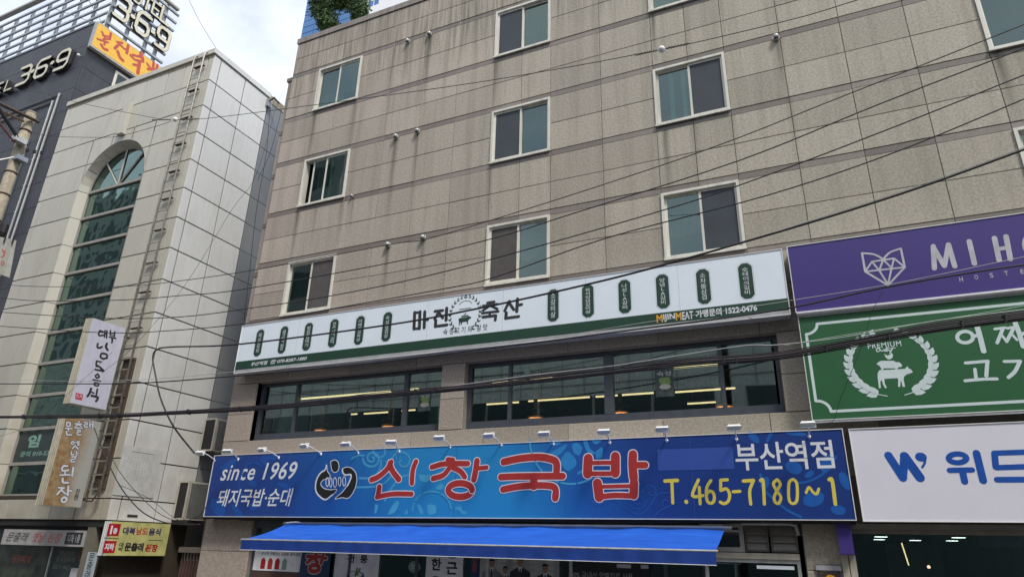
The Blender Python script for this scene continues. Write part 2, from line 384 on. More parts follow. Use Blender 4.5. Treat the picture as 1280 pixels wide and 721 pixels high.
GL = {}
def glyphs(s, bold, shear, space=1.0, line=1.0, rnd=0):
    key = (s, bold, shear, space, line)
    if key in GL: return GL[key]
    c = bpy.data.curves.new('text', 'FONT'); c.body = s; c.size = 1; c.offset = bold; c.shear = shear; c.space_character = space; c.space_line = line
    c.align_x = 'CENTER'; c.resolution_u = 3
    o = bpy.data.objects.new('text', c); COL.objects.link(o); bpy.context.view_layer.update()
    e = o.evaluated_get(bpy.context.evaluated_depsgraph_get()); me = e.to_mesh()
    vs = [tuple(v.co) for v in me.vertices]; fs = [tuple(p.vertices) for p in me.polygons]; e.to_mesh_clear()
    bpy.data.objects.remove(o); bpy.data.curves.remove(c)
    GL[key] = (vs, fs); return GL[key]
def text(parent, s, pl, l, t, r, b, m, off=.006, bold=0.0, shear=0.0, name='lettering', px=True, space=1.0, line=1.0, split=False):
    """fit the words into a box on the face: px -> pixel box (left at mid height, ...); else u0,v1,u1,v0 in metres"""
    vs, fs = glyphs(s, bold, shear, space, line)
    if px:
        u0 = pl.uv((l, (t + b) / 2))[0]; u1 = pl.uv((r, (t + b) / 2))[0]; v1 = pl.uv(((l + r) / 2, t))[1]; v0 = pl.uv(((l + r) / 2, b))[1]
    else: u0, v1, u1, v0 = l, t, r, b
    if not vs: return None
    x0 = min(v[0] for v in vs); x1 = max(v[0] for v in vs); y0 = min(v[1] for v in vs); y1 = max(v[1] for v in vs)
    off = off * .32
    P = [pl.xyz(u0 + (v[0] - x0) / (x1 - x0) * (u1 - u0), v0 + (v[1] - y0) / (y1 - y0) * (v1 - v0), off) for v in vs]
    if split:
        iv = sorted((min(vs[i][0] for i in f), max(vs[i][0] for i in f)) for f in fs); cl = []
        for a, b_ in iv:
            if cl and a <= cl[-1][1] + split: cl[-1][1] = max(cl[-1][1], b_)
            else: cl.append([a, b_])
        last = None
        for a, b_ in cl:
            sub = [f for f in fs if a - 1e-6 <= min(vs[i][0] for i in f) <= b_]; ids = sorted({i for f in sub for i in f}); mp_ = {i: k for k, i in enumerate(ids)}
            me = bpy.data.meshes.new(name); me.from_pydata([tuple(P[i]) for i in ids], [], [tuple(mp_[i] for i in f) for f in sub]); me.materials.append(m); last = link(bpy.data.objects.new(name, me), parent)
        return last
    me = bpy.data.meshes.new(name); me.from_pydata([tuple(p) for p in P], [], fs); me.materials.append(m)
    return link(bpy.data.objects.new(name, me), parent)

# ================================================================== SETTING
tag(obj('ground', box(-120, 120, -120, 120, -.5, -.16), asphalt), kind='structure')
tag(obj('road', box(-100, 60, -15, -2.6, -.156, -.15), asphalt), kind='structure')
tag(obj('pavement', box(-100, 60, -2.6, .3, -.3, 0), pave), kind='structure')
tag(obj('kerb', box(-100, 60, -2.75, -2.6, -.3, .01), plain('kerb_stone', (.35, .34, .32), .8)), kind='structure')
tag(obj('opposite_pavement', box(-100, 60, -20, -15, -.3, 0), pave), kind='structure')
b = B()
for i in range(30): bx(b, -60 + i * 4, -58 + i * 4, -8.86, -8.74, -.15, -.146)
tag(obj('lane_marking', b, paint_w), kind='structure')

# ================================================================== MAIN BUILDING (granite)
mb = thing('granite_building', (-3, 6, 0), 'brown granite building with bands, sliding windows and large shop signs', 'building')
XR, WY = 9.5, .0
WIN_X = [(-11.93, -10.40), (-6.19, -4.68), (-2.27, -.76), (3.65, 5.16)]
WIN_Z = [(13.80, 15.26), (10.71, 12.17), (7.62, 9.08)]
def wall_with_holes(x0, x1, z0, z1, y0, y1, holes):
    xs = sorted({x0, x1} | {h[i] for h in holes for i in (0, 1)}); zs = sorted({z0, z1} | {h[i] for h in holes for i in (2, 3)})
    bm = B()
    for zi in range(len(zs) - 1):
        run = None
        for xi in range(len(xs) - 1):
            cx, cz = (xs[xi] + xs[xi + 1]) / 2, (zs[zi] + zs[zi + 1]) / 2
            solid = not any(h[0] < cx < h[1] and h[2] < cz < h[3] for h in holes)
            if solid: run = [run[0] if run else xs[xi], xs[xi + 1]]
            if (not solid or xi == len(xs) - 2) and run:
                bx(bm, run[0], run[1], y0, y1, zs[zi], zs[zi + 1]); run = None
    return bm
REST = [(-12.32, -7.15, 4.56, 5.95), (-6.58, -.44, 4.56, 5.95)]
holes = [(a, b_, c, d) for a, b_ in WIN_X for c, d in WIN_Z if not (a > 3 and c > 13)] + REST + [(-11.75, -.43, 0, 2.80), (.28, 9.2, .0, 2.72)]
obj('wall', wall_with_holes(-13.0, XR, 0, 16.55, .03, .22, holes), joint, mb)
XS = [-12.98, -11.93, -11.165, -10.40, -9.35, -8.30, -7.245, -6.19, -5.435, -4.68, -3.46, -2.27, -1.515, -.76, .34, 1.44, 2.545, 3.65, 4.405, 5.16, 6.2, 7.25]
def inwin(u0, u1, z0, z1):
    c, z = (u0 + u1) / 2, (z0 + z1) / 2
    return any(a < c < b_ and p < z < q for a, b_, p, q in holes)
ROWS = [(15.97, 16.54), (15.39, 15.97), (14.53, 15.25), (13.80, 14.53), (13.0, 13.66), (12.31, 13.0), (11.44, 12.17), (10.71, 11.44), (9.90, 10.575), (9.22, 9.90), (8.33, 9.08), (7.62, 8.33), (6.85, 7.49)]
BANDS = [(15.25, 15.39), (13.66, 13.80), (12.17, 12.31), (10.575, 10.71), (9.08, 9.22), (7.49, 7.62)]
for z0, z1 in ROWS:
    for i in range(len(XS) - 1):
        if XS[i] > 5.1 and z0 > 11: continue
        if z0 < 6.9 and XS[i] < -20: continue
        if not inwin(XS[i], XS[i + 1], z0, z1): slab('facade_panel', mb, granite, 'y', WY + .03, XS[i], XS[i + 1], z0, z1)
for z0, z1 in BANDS:
    for i in range(len(XS) - 1):
        if XS[i] > 5.1 and z0 > 12: continue
        slab('band_stone', mb, bandm, 'y', WY + .03, XS[i], XS[i + 1], z0, z1, gap=.006, th=.022)
XC = [-12.98] + XS[2:-1:2] + [6.2]
b = B(); bx(b, -13.0, XR, -.03, .35, 16.555, 16.74)
obj('coping', b, bandm, mb)
# lower wall: lintel over restaurant windows, piers, spandrel
for a, b_ in ((-13.13, -11.4), (-11.4, -9.6), (-9.6, -7.8), (-7.8, -6.1), (-6.1, -4.3), (-4.3, -2.5), (-2.5, -.7), (-.7, .9)):
    slab('lintel_stone', mb, granite_low, 'y', .03, a, b_, 5.96, 6.85)
    slab('spandrel_stone', mb, granite_low, 'y', .03, a, b_, 3.5, 4.555)
for a, b_ in ((-13.13, -12.34), (-7.145, -6.59), (-.435, .3)):
    slab('pier_stone', mb, granite_low, 'y', .03, a, b_, 5.2, 5.955); slab('pier_stone', mb, granite_low, 'y', .03, a, b_, 4.56, 5.2)
for x0, x1 in ((-13.2, -11.76), (-.42, .27)):
    for z0, z1 in ((2.8, 3.5), (2.12, 2.8), (1.44, 2.12), (.7, 1.44), (0, .7)):
        slab('pier_stone', mb, granite_low, 'y', .02, x0, x1, z0, z1, th=.045)
# reveals of the restaurant windows and set-back end strip
obj('reveal', box(-12.335, -12.32, .02, .34, 4.56, 5.95), granite_low, mb)
obj('set_back_strip', box(-13.55, -13.0, .42, .6, 0, 15.62), granite, mb)
for z0, z1 in BANDS[1:]: obj('strip_band', box(-13.56, -13.0, .405, .45, z0, z1), bandm, mb)
obj('strip_coping', box(-13.6, -13.0, .38, .7, 15.62, 15.74), bandm, mb)
obj('rear_wall', box(-13.0, XR, 11.8, 12, 0, 16.5), greyp, mb)
obj('side_wall', box(-13.0, -12.9, .6, 11.8, 0, 16.5), greyp, mb); obj('side_wall', box(XR - .1, XR, .23, 11.8, 0, 16.55), greyp, mb)
obj('roof_slab', box(-12.9, XR - .1, .23, 11.8, 16.0, 16.2), concrete, mb)

# upper windows ------------------------------------------------------
def frame_bm(x0, x1, z0, z1, wd, y0, y1):
    bm = B(); bx(bm, x0, x0 + wd, y0, y1, z0, z1); bx(bm, x1 - wd, x1, y0, y1, z0, z1); bx(bm, x0 + wd, x1 - wd, y0, y1, z0, z0 + wd); bx(bm, x0 + wd, x1 - wd, y0, y1, z1 - wd, z1); return bm
VAR = {(0, 0): ('t', 't', 'c'), (0, 1): ('o', 't', 'd'), (0, 2): ('t', 'b', 'd'), (1, 0): ('s', 't', 'd'), (1, 1): ('s', 't', 'd'), (1, 2): ('b', 't', 'd'), (2, 0): ('t', 's', 'd'), (2, 1): ('t', 's', 'c'), (2, 2): ('t', 's', 'd'), (3, 1): ('t', 't', 'd'), (3, 2): ('t', 's', 'd')}
brownc = plain('brown_curtain', (.09, .08, .078), .9)
for wi, (x0, x1) in enumerate(WIN_X):
    for ri, (z0, z1) in enumerate(WIN_Z):
        if (wi, ri) not in VAR: continue
        L_, R_, cur = VAR[(wi, ri)]
        fr = obj('window', frame_bm(x0, x1, z0, z1, .055, -.035, .16), frame_pvc, mb)
        xm = (x0 + x1) / 2
        obj('sill', box(x0 - .01, x1 + .01, -.055, -.036, z0 - .02, z0 + .03), frame_pvc, fr)
        halves = [(x0 + .055, xm + .02, .05, L_), (xm - .02, x1 - .055, .012, R_)] if wi != 1 else [(x0 + .055, xm + .02, .012, L_), (xm - .02, x1 - .055, .05, R_)]
        if L_ == 'o': halves = [(x0 + .055 + .22, xm + .18, .05, 't'), (xm - .02, x1 - .055, .012, 't')]
        for a, b_, y, k in halves:
            obj('sash', frame_bm(a, b_, z0 + .056, z1 - .056, .045, y, y + .034), frame_pvc, fr)
            obj('pane', box(a + .045, b_ - .045, y + .012, y + .018, z0 + .10, z1 - .10), screen if k == 's' else brownc if k == 'b' else g_teal, fr)
            if (wi, ri, k) == (2, 1, 't'):
                for q in (.42, .78): obj('curtain', box(a + (b_ - a) * q - .045, a + (b_ - a) * q + .045, y + .03, y + .05, z0 + .1, z1 - .1), white, fr)
            if k == 't':
                bm = B(); n = 9
                lo = random.choice((.1, .35, .6, .8)) if ri < 2 else .6
                for q in range(n):
                    u = a + (b_ - a) * q / n; bx(bm, u, u + (b_ - a) / n * .93, .28 + .02 * (q % 2), .30 + .02 * (q % 2), z0 + lo, z1)
                obj('curtain', bm, curtain if cur == 'c' or wi in (1, 2) else roomw, fr)
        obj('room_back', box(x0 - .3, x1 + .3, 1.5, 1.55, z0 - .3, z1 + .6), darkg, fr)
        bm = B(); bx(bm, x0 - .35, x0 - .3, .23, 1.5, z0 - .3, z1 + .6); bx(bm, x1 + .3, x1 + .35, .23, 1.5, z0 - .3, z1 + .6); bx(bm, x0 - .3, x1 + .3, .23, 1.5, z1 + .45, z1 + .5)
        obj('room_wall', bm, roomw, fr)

# restaurant windows on the second floor --------------------------------
RY = .22
def restwin(x0, x1, mullions, wide=None):
    z0, z1 = 4.56, 5.95
    fr = obj('restaurant_window', frame_bm(x0, x1, z0, z1, .07, RY - .06, RY + .06), frame_dark, mb)
    obj('rail', box(x0 + .07, x1 - .07, RY - .05, RY + .05, z0 + .07, z0 + .17), frame_dark, fr)
    for m_, wd in mullions: obj('mullion', box(m_ - wd / 2, m_ + wd / 2, RY - .055, RY + .055, z0 + .17, z1 - .07), frame_dark, fr)
    ed = [x0 + .07] + [m_ for m_, _ in mullions] + [x1 - .07]
    for i in range(len(ed) - 1): obj('pane', box(ed[i] + .04, ed[i + 1] - .04, RY - .004, RY + .004, z0 + .171, z1 - .071), g_clear, fr)
    return fr
w1 = restwin(-12.32, -7.15, [(-11.2, .06), (-8.13, .1)])
w2 = restwin(-6.58, -.44, [(-5.62, .06), (-3.53, .18), (-1.43, .07)])
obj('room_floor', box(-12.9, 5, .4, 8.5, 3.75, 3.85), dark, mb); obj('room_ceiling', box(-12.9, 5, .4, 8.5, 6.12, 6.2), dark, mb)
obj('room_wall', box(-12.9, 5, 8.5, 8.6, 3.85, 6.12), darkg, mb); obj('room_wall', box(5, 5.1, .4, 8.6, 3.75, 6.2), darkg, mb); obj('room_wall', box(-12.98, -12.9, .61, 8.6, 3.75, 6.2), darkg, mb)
for x0, x1 in ((-12.2, -7.2), (-6.5, -3.65), (-3.4, -.5)): obj('reflected_band', box(x0, x1, .34, .38, 5.78, 5.92), green_wall, mb)  # added strips inside the glass, standing in for the pale reflected band
# pale columns standing just inside the panes
for x0, x1 in ((-12.05, -11.75), (-7.75, -7.22)):
    bm = B(); bx(bm, x0, x1, .6, .9, 3.85, 6.12); tag(obj('column', bm, green_wall, mb))
# ceiling line lights (z 5.6)
def lightline(p, q, z, label):
    a = U(*p, 2, z); c = U(*q, 2, z); y = (a.y + c.y) / 2
    y = max(y, .48)
    t = thing('line_light', ((a.x + c.x) / 2, y, z), label, 'ceiling light', 'warm line lights inside the restaurant')
    obj('tube', box(a.x, c.x, y - .02, y + .02, z - .02, z + .01), ledg, t); obj('housing', box(a.x, c.x, y - .03, y + .03, z + .012, z + .06), steel, t)
    bm = B(); tube(bm, [(a.x * .8 + c.x * .2, y, z + .05), (a.x * .8 + c.x * .2, y, 6.14)], .006, 5); tube(bm, [(a.x * .2 + c.x * .8, y, z + .05), (a.x * .2 + c.x * .8, y, 6.14)], .006, 5); obj('hanger', bm, steel, t)
LW = lambda x, y: (280 + x * .234375, 440 + y * .234375); G5 = lambda x, y: (560 + x * .1734, 420 + y * .1734); G6 = lambda x, y: (760 + x * .1875, 400 + y * .1875)
lightline(LW(415, 248), LW(890, 208), 5.6, 'long warm line light near the glass of the left restaurant window')
lightline(LW(955, 198), LW(1030, 192), 5.6, 'short warm line light near the glass by the right mullion of the left restaurant window')
lightline(LW(680, 330), LW(710, 328), 5.6, 'shortest warm line light deep in the left restaurant window')
lightline(LW(750, 328), LW(880, 317), 5.6, 'warm line light deep inside, middle of the left restaurant window')
lightline(LW(950, 312), LW(1018, 306), 5.6, 'short warm line light deep inside by the poster of the left restaurant window')
lightline(G5(305, 325), G5(740, 290), 5.6, 'long warm line light behind the cable bundle in the middle restaurant window')
lightline(G5(285, 492), G5(505, 472), 5.6, 'warm line light deep inside, left end of the middle restaurant window')
lightline(G5(580, 467), G5(1020, 437), 5.6, 'long warm line light deep inside the middle restaurant window')
lightline(G5(1062, 433), G6(305, 485), 5.6, 'warm line light deep inside crossing behind the thick window mullion')
lightline(G6(440, 317), G6(730, 292), 5.6, 'upper bright line light in the right restaurant window')
lightline(G6(445, 475), G6(850, 455), 5.6, 'middle warm line light in the right restaurant window')
lightline(G6(527, 553), G6(720, 547), 5.6, 'lowest warm line light in the right restaurant window')
# copper exhaust hoods hanging over the tables
def hood(x, label, first=[None]):
    y = 1.5
    if first[0] is None:
        t = thing('exhaust_hood', (x, y, 4.9), label, 'exhaust hood', 'copper exhaust hoods hanging inside the restaurant')
        bm = B(); lathe(bm, (x, y, 4.98), [(.03, 0), (.17, .02), (.19, .05), (.06, .09)], 20); obj('dish', bm, brass, t, True)
        bm = B(); lathe(bm, (x, y, 5.14), [(.20, 0), (.21, .02), (.05, .06)], 20); obj('upper_dish', bm, steel, t, True)
        bm = B(); tube(bm, [(x, y, 5.0), (x, y, 6.1)], .045, 10); obj('duct', bm, brass, t, True)
        bm = B(); lathe(bm, (x, y, 4.965), [(.15, 0), (.165, .006), (.15, .012)], 24); obj('lamp_ring', bm, emis('hood_glow', (1, .62, .35), .9), t)
        first[0] = t; return
    s = first[0]; c = s.copy(); c.location = (x, y, 4.9); COL.objects.link(c); c['label'] = label
    for ch in s.children:
        d = ch.copy(); COL.objects.link(d); d.parent = c
hood(-11.47, 'copper exhaust hood in the widest pane of the left restaurant window')
for x, l in ((-9.42, 'copper exhaust hood next to the right mullion of the left restaurant window'), (-5.59, 'copper exhaust hood with beaded rim in the middle restaurant window'), (-3.68, 'copper exhaust hood just right of the thick double mullion'), (-1.59, 'copper exhaust hood behind the thin mullion of the right restaurant window')): hood(x, l)
# posters and round sticker stuck to the restaurant glass
def poster(l, t, r, b, label, kind):
    pl = YP(RY - .006); u0, v1 = pl.uv((l, t)); u1, v0 = pl.uv((r, b))
    p = thing('window_poster', ((u0 + u1) / 2, RY - .01, v0), label, 'poster')
    rect(p, plain('poster_dark', (.06, .085, .08), .5, var=.5, scale=12), pl, u0, u1, v0, v1, .002, .003, 'sheet')
    c = ((u0 + u1) / 2, (v0 + v1) / 2)
    polys(p, plain('poster_leaf_green', (.22, .33, .10), .5), pl, [ring_pts((c[0] + .02, c[1] + .02), .10, .09, 9), ring_pts((c[0] - .05, c[1] + .06), .05, .05, 7), ring_pts((c[0] + .06, c[1] + .08), .05, .03, 7)], 'emblem', .007, px=False)
    polys(p, plain('poster_cream', (.45, .45, .38), .5), pl, [ring_pts((c[0] + .01, c[1] - .07), .11, .05, 10)], 'emblem', .012, px=False)
    text(p, kind, pl, u0 + .04, v1 - .03, u1 - .04, v1 - .12, whitepr, .014, px=False)
poster(G6(310, 0)[0], G6(0, 335)[1], G6(443, 0)[0], G6(0, 505)[1], 'grey food poster on the glass of the right restaurant window', '숙성')
poster(*LW(1040, 215), *LW(1100, 312), 'small dark food poster on the left restaurant window near its right end', '숙성')
pl = YP(RY - .006); c = pl.uv(G5(570, 245)); s = thing('round_sticker', (c[0], RY - .01, c[1]), 'small round pale green sticker on the middle restaurant window', 'sticker')
polys(s, plain('mint_sticker', (.35, .5, .42), .5), pl, [ring_pts(c, .07, .085, 18)], 'disc', .003, px=False); strokes(s, green_wall, pl, [(ring_pts(c, .045, .055, 12), .006)], 'ring_mark', .006, px=False)

# vent covers on the granite front (ball shaped)
def vent(i, px_, small, label):
    x, z = YP(-.03).uv(px_); r = .04 if small else .062
    if 'v' not in SLAB:
        bm = B(); bmesh.ops.create_uvsphere(bm, u_segments=14, v_segments=9, radius=1); SLAB['v'] = mesh_of(bm, 'cover', plain('vent_alloy', (.42, .42, .40), .45, .5), True)
        bm = B(); lathe(bm, (0, 0, 0), [(1.15, .45), (1.15, .7), (.9, .75)], 16, 'y'); SLAB['vf'] = mesh_of(bm, 'flange', steel_l)
        bm = B(); lathe(bm, (0, -.2, -.75), [(.55, -.2), (.62, .0), (.6, .3)], 12); SLAB['vo'] = mesh_of(bm, 'opening', black)
    t = thing('vent_cover', (x, -.03, z), label, 'vent', 'round metal vent covers on the granite wall')
    for nm, k in (('cover', 'v'), ('flange', 'vf'), ('opening', 'vo')):
        o = inst(nm, SLAB[k], t, (x, -.03 - r * .5, z)); o.scale = (r, r, r)
for i, (p, sm, l) in enumerate((((510, 52), 0, 'left vent cover of the top pair beside the highest left window'), ((537, 43), 0, 'right vent cover of the top pair, above a long dark stain'),
    ((495, 171), 0, 'left vent cover of the middle pair, between two floors of windows'), ((522, 164), 0, 'right vent cover of the middle pair between two floors of windows'),
    ((485, 306), 0, 'left vent cover of the lowest pair above the long white signboard'), ((529, 297), 0, 'right vent cover of the lowest pair above the long white signboard'),
    ((440, 245), 1, 'tiny vent cover beside the lower corner of a half open window'), ((970, 47), 0, 'lone vent cover high on the right half of the granite wall'))): vent(i, p, sm, l)

# ================================================================== SIGNS ON THE GRANITE FRONT
SY = -.3
def signbox(name, label, u0, u1, v0, v1, face, back=-.02, frame=signgray, yf=SY, under=.05):
    t = thing(name, ((u0 + u1) / 2, (yf + back) / 2, v0), label, 'sign')
    obj('casing', box(u0, u1, yf + .006, back, v0, v1), frame, t)
    bm = B(); e = .012
    bx(bm, u0 - e, u0, yf - .012, yf + .03, v0 - e, v1 + e); bx(bm, u1, u1 + e, yf - .012, yf + .03, v0 - e, v1 + e); bx(bm, u0, u1, yf - .012, yf + .03, v1, v1 + e); bx(bm, u0, u1, yf - .012, yf + .03, v0 - e, v0)
    obj('trim', bm, white, t)
    return t
PS = YP(SY)
# --- long pale signboard -------------------------------------------------
U0, U1, V0, V1 = -12.84, -.165, 6.16, 7.37
ms = signbox('butcher_signboard', 'long pale blue-white signboard with dark green stripe and butcher lettering', U0, U1, V0, V1, lightbox)
obj('face', box(U0, U1, SY, SY + .005, V0 + .29, V1), lightbox, ms); obj('stripe', box(U0, U1, SY - .001, SY + .005, V0 + .07, V0 + .29), greenp, ms)
obj('lower_edge', box(U0, U1, SY - .004, SY + .005, V0, V0 + .07), signgray, ms)
TAGS = [('돼\n지\n갈\n비', (280 + 233 * .1875, 360 + 365 * .1875)), ('생\n막\n창', (280 + 394 * .1875, 360 + 345 * .1875)), ('벌\n집\n껍\n데\n기', (280 + 558 * .1875, 360 + 323 * .1875)), ('꼬\n서\n리', (280 + 729 * .1875, 360 + 300 * .1875)),
        ('이\n베\n리\n코\n목\n살', (280 + 903 * .1875, 360 + 281 * .1875)), ('숙\n성\n삼\n겹\n살', (280 + 1086 * .1875, 360 + 257 * .1875)),
        ('소\n갈\n비\n살', (660 + 118 * .2656, 300 + 307 * .2656)), ('즉\n석\n양\n념\n갈\n비\n살', (660 + 282 * .2656, 300 + 286 * .2656)), ('나\n성\nL\nA\n갈\n비', (660 + 455 * .2656, 300 + 265 * .2656)),
        ('양\n념\nL\nA\n갈\n비', (660 + 634 * .2656, 300 + 241 * .2656)), ('소\n차\n돌\n삼\n겹', (660 + 826 * .2656, 300 + 218 * .2656)), ('숏\n테\n이\n크\n갈\n비', (660 + 1027 * .2656, 300 + 192 * .2656))]
for s, p in TAGS:
    u, v = PS.uv(p); a, h, n = .118, .34, .035
    q = [(u - a, v - h + n * 2), (u - a * .75, v - h + n), (u - a * .4, v - h), (u + a * .4, v - h), (u + a * .75, v - h + n), (u + a, v - h + n * 2), (u + a, v + h - n * 2), (u + a * .75, v + h - n), (u + a * .4, v + h), (u - a * .4, v + h), (u - a * .75, v + h - n), (u - a, v + h - n * 2)]
    e = polys(ms, greenp, PS, [q], 'name_plate', .006, px=False)
    strokes(ms, greenp, PS, [([(u + (x - u) * 1.13, v + (z - v) * 1.045) for x, z in q + [q[0]]], .0012)], 'plate_outline', .005, px=False, smooth=False)
    text(ms, s, PS, u - a * .44, v + h * .76, u + a * .44, v - h * .76, whitepr, .013, .0, px=False, line=1.0)
MC = lambda x, y: (480 + x * .1875, 340 + y * .1875)
blk = []
for pts, r in (([(205, 270), (200, 378)], 9), ([(240, 265), (236, 376)], 9), ([(203, 272), (242, 268)], 7), ([(200, 380), (238, 374)], 7), ([(272, 265), (268, 370)], 9), ([(272, 318), (292, 316)], 8),
               ([(340, 262), (392, 256)], 8), ([(368, 262), (338, 312)], 8), ([(368, 275), (392, 305)], 8), ([(418, 242), (414, 320)], 9), ([(345, 322), (343, 362)], 9), ([(343, 362), (420, 352)], 8),
               ([(690, 205), (735, 198)], 7), ([(660, 226), (755, 213)], 7), ([(708, 222), (662, 255)], 7), ([(708, 222), (755, 246)], 7), ([(655, 274), (762, 262)], 7), ([(706, 272), (704, 290)], 7), ([(660, 300), (745, 290), (742, 320)], 8),
               ([(835, 195), (805, 258)], 8), ([(838, 210), (865, 250)], 8), ([(890, 180), (885, 262)], 9), ([(890, 222), (918, 216)], 8), ([(815, 272), (812, 308)], 9), ([(812, 308), (898, 296)], 8)):
    blk.append(([MC(*p) for p in pts], r * .1875 * 1.25))
strokes(ms, ink, PS, blk, smooth=False, groups=(6, 7, 7, 6))
# wreath with cow in the centre
c = MC(540, 280); cu, cv = PS.uv(c)
lv = []
for sgn in (-1, 1):
    lv = []
    for k in range(11):
        a = radians(-62 + k * 14.5); x = cu + sgn * .36 * cos(a); z = cv + .40 * sin(a); d = a + pi / 2
        for side in (-1, 1):
            ang = d + side * .6; L2 = .056 - .0014 * k
            px_, pz = x + sgn * side * .012, z; tx, tz = sgn * cos(ang) * L2, sin(ang) * L2; nx, nz_ = -tz * .35, tx * .35
            lv.append([(px_, pz), (px_ + tx + nx, pz + tz + nz_), (px_ + tx * 2, pz + tz * 2), (px_ + tx - nx, pz + tz - nz_)])
    polys(ms, greenp, PS, lv, 'wreath', .006, px=False)
cow = [(-.20, .03), (-.17, .06), (.08, .06), (.12, .10), (.15, .07), (.19, .06), (.21, .02), (.17, 0), (.13, -.02), (.11, -.06), (.11, -.15), (.08, -.15), (.07, -.07), (-.07, -.07), (-.09, -.15), (-.12, -.15), (-.12, -.08), (-.15, -.08), (-.15, -.16), (-.18, -.16), (-.18, -.06)]
pig = [(-.12, .075), (-.10, .12), (.05, .12), (.09, .135), (.11, .10), (.08, .075)]
def cowset(par, m, pl, cu, cv, s, off=.006):
    polys(par, m, pl, [[(cu + x * s, cv + z * s) for x, z in cow], [(cu + x * s, cv + z * s) for x, z in pig], [(cu + x * s, cv + z * s) for x, z in [(-.03, .14), (-.04, .17), (-.015, .16), (.01, .175), (.02, .20), (.04, .185), (.035, .16), (.02, .14)]]], 'emblem', off, px=False)
cowset(ms, greenp, PS, cu, cv - .12, .75)
strokes(ms, greenp, PS, [(ring_pts((cu, cv + .1), .2, .2, 8, 40, 140), .006), ([(cu - .14, cv + .12), (cu + .14, cv + .12)], .008)], 'emblem', .006, px=False)
u, v = PS.uv(MC(395, 402)); u2, _ = PS.uv(MC(690, 372)); text(ms, '숙 성 고 기 의   참 맛', PS, u, v + .075, u2, v - .065, ink, .006, .012, px=False)
u, v = PS.uv((313, 459.5)); u2, _ = PS.uv((383, 451)); text(ms, '부산역점  ☎ 070-8287-1880', PS, u, V0 + .235, u2, V0 + .125, whitepr, .008, .02, .2, px=False)
ua, _ = PS.uv((821, 403)); ub, _ = PS.uv((867, 398)); uc, _ = PS.uv((870, 398)); ud, _ = PS.uv((947, 390))
UM = ub - ua
for s, a, b_, m in (('M', 0, .17, goldp), ('IJIN', .19, .51, whitepr), ('M', .53, .68, goldp), ('EAT', .70, 1.0, whitepr)): text(ms, s, PS, ua + UM * a, V0 + .255, ua + UM * b_, V0 + .105, m, .008, .02, px=False)
text(ms, '가맹문의 1522-0476', PS, uc, V0 + .255, ud, V0 + .115, whitepr, .008, .03, px=False)

# --- big blue signboard ---------------------------------------------------
t = NT('blue_gradient_print'); X = t.xyz()
g = t.ramp(t.math('DIVIDE', t.math('ADD', X[0], 13), 14), 0, 1)
cr_ = t.n('ShaderNodeValToRGB'); e = cr_.color_ramp.elements; e[0].position = .0; e[0].color = (.020, .052, .24, 1); e[1].position = 1; e[1].color = (.010, .040, .21, 1)
for p, c in ((.20, (.016, .058, .26)), (.33, (.012, .11, .38)), (.45, (.020, .24, .55)), (.60, (.020, .25, .56)), (.71, (.012, .10, .38)), (.81, (.010, .045, .23))): x = e.new(p); x.color = (*c, 1)
t.link(t.math('DIVIDE', t.math('ADD', t.math('ADD', X[0], t.math('MULTIPLY', X[2], .35)), 12.4), 13.6), cr_.inputs[0])
blue_m = t.done(cr_.outputs[0], .42)
def tint(name, a): return plain(name, a, .42, var=.05)
swirl_d = tint('swirl_mid_blue', (.014, .085, .36)); swirl_l = tint('swirl_light_blue', (.065, .33, .60)); petal = tint('petal_light_cyan', (.065, .36, .60)); petal_d = tint('petal_mid_blue', (.012, .11, .42))
BU0, BU1, BV0, BV1 = -12.98, .355, 2.845, 4.185
bs = signbox('soup_restaurant_signboard', 'huge blue signboard with red Korean letters outlined in white and a yellow phone number', BU0, BU1, BV0, BV1, blue_m)
obj('face', box(BU0, BU1, SY, SY + .005, BV0, BV1), blue_m, bs)
D5 = lambda x, y: (440 + x * .15254, 540 + y * .15254); D6 = lambda x, y: (640 + x * .171875, 540 + y * .171875); D7 = lambda x, y: (800 + x * .2787, 520 + y * .2787)
def SP(f, pts, r, sc): return ([f(*p) for p in pts], r * sc)
sw = []
def spiral(f, c, r0, r1, a0, a1, sc, wd, sx=1, n=16): return ([f(c[0] + sx * (r0 + (r1 - r0) * i / n) * cos(radians(a0 + (a1 - a0) * i / n)), c[1] + (r0 + (r1 - r0) * i / n) * sin(radians(a0 + (a1 - a0) * i / n))) for i in range(n + 1)], wd * sc)
s5 = .15254
sw = [SP(D5, [(0, 215), (50, 190), (100, 190)], 8, s5), spiral(D5, (165, 215), 75, 10, 180, -420, s5, 9, n=26), spiral(D5, (235, 155), 62, 30, 200, -60, s5, 9), spiral(D5, (415, 240), 90, 15, 200, 580, s5, 9, n=26),
      SP(D5, [(60, 375), (170, 370), (230, 300), (240, 230)], 9, s5), SP(D5, [(40, 450), (170, 445), (260, 420), (330, 350)], 9, s5), SP(D5, [(270, 560), (330, 450), (400, 370), (470, 350)], 10, s5),
      SP(D5, [(360, 215), (370, 160), (370, 130)], 9, s5)]
strokes(bs, swirl_l, PS, sw, 'swirl_ornament', .0065, groups=(1,) * 8)
s6 = .171875
sw = [SP(D6, [(560, 500), (620, 535), (700, 500), (760, 505), (850, 570), (930, 595), (1000, 540), (1060, 450), (1140, 440)], 5, s6), spiral(D6, (1010, 435), 60, 10, 180, 560, s6, 5, n=22), spiral(D6, (930, 490), 65, 14, 300, -90, s6, 5, n=22),
      spiral(D6, (1120, 510), 30, 14, 120, 330, s6, 5), SP(D6, [(820, 500), (880, 550), (950, 545), (985, 490)], 5, s6), SP(D6, [(1040, 600), (1090, 560), (1160, 530)], 5, s6)]
strokes(bs, swirl_d, PS, sw, 'swirl_ornament', .0068, groups=(1,) * 6)
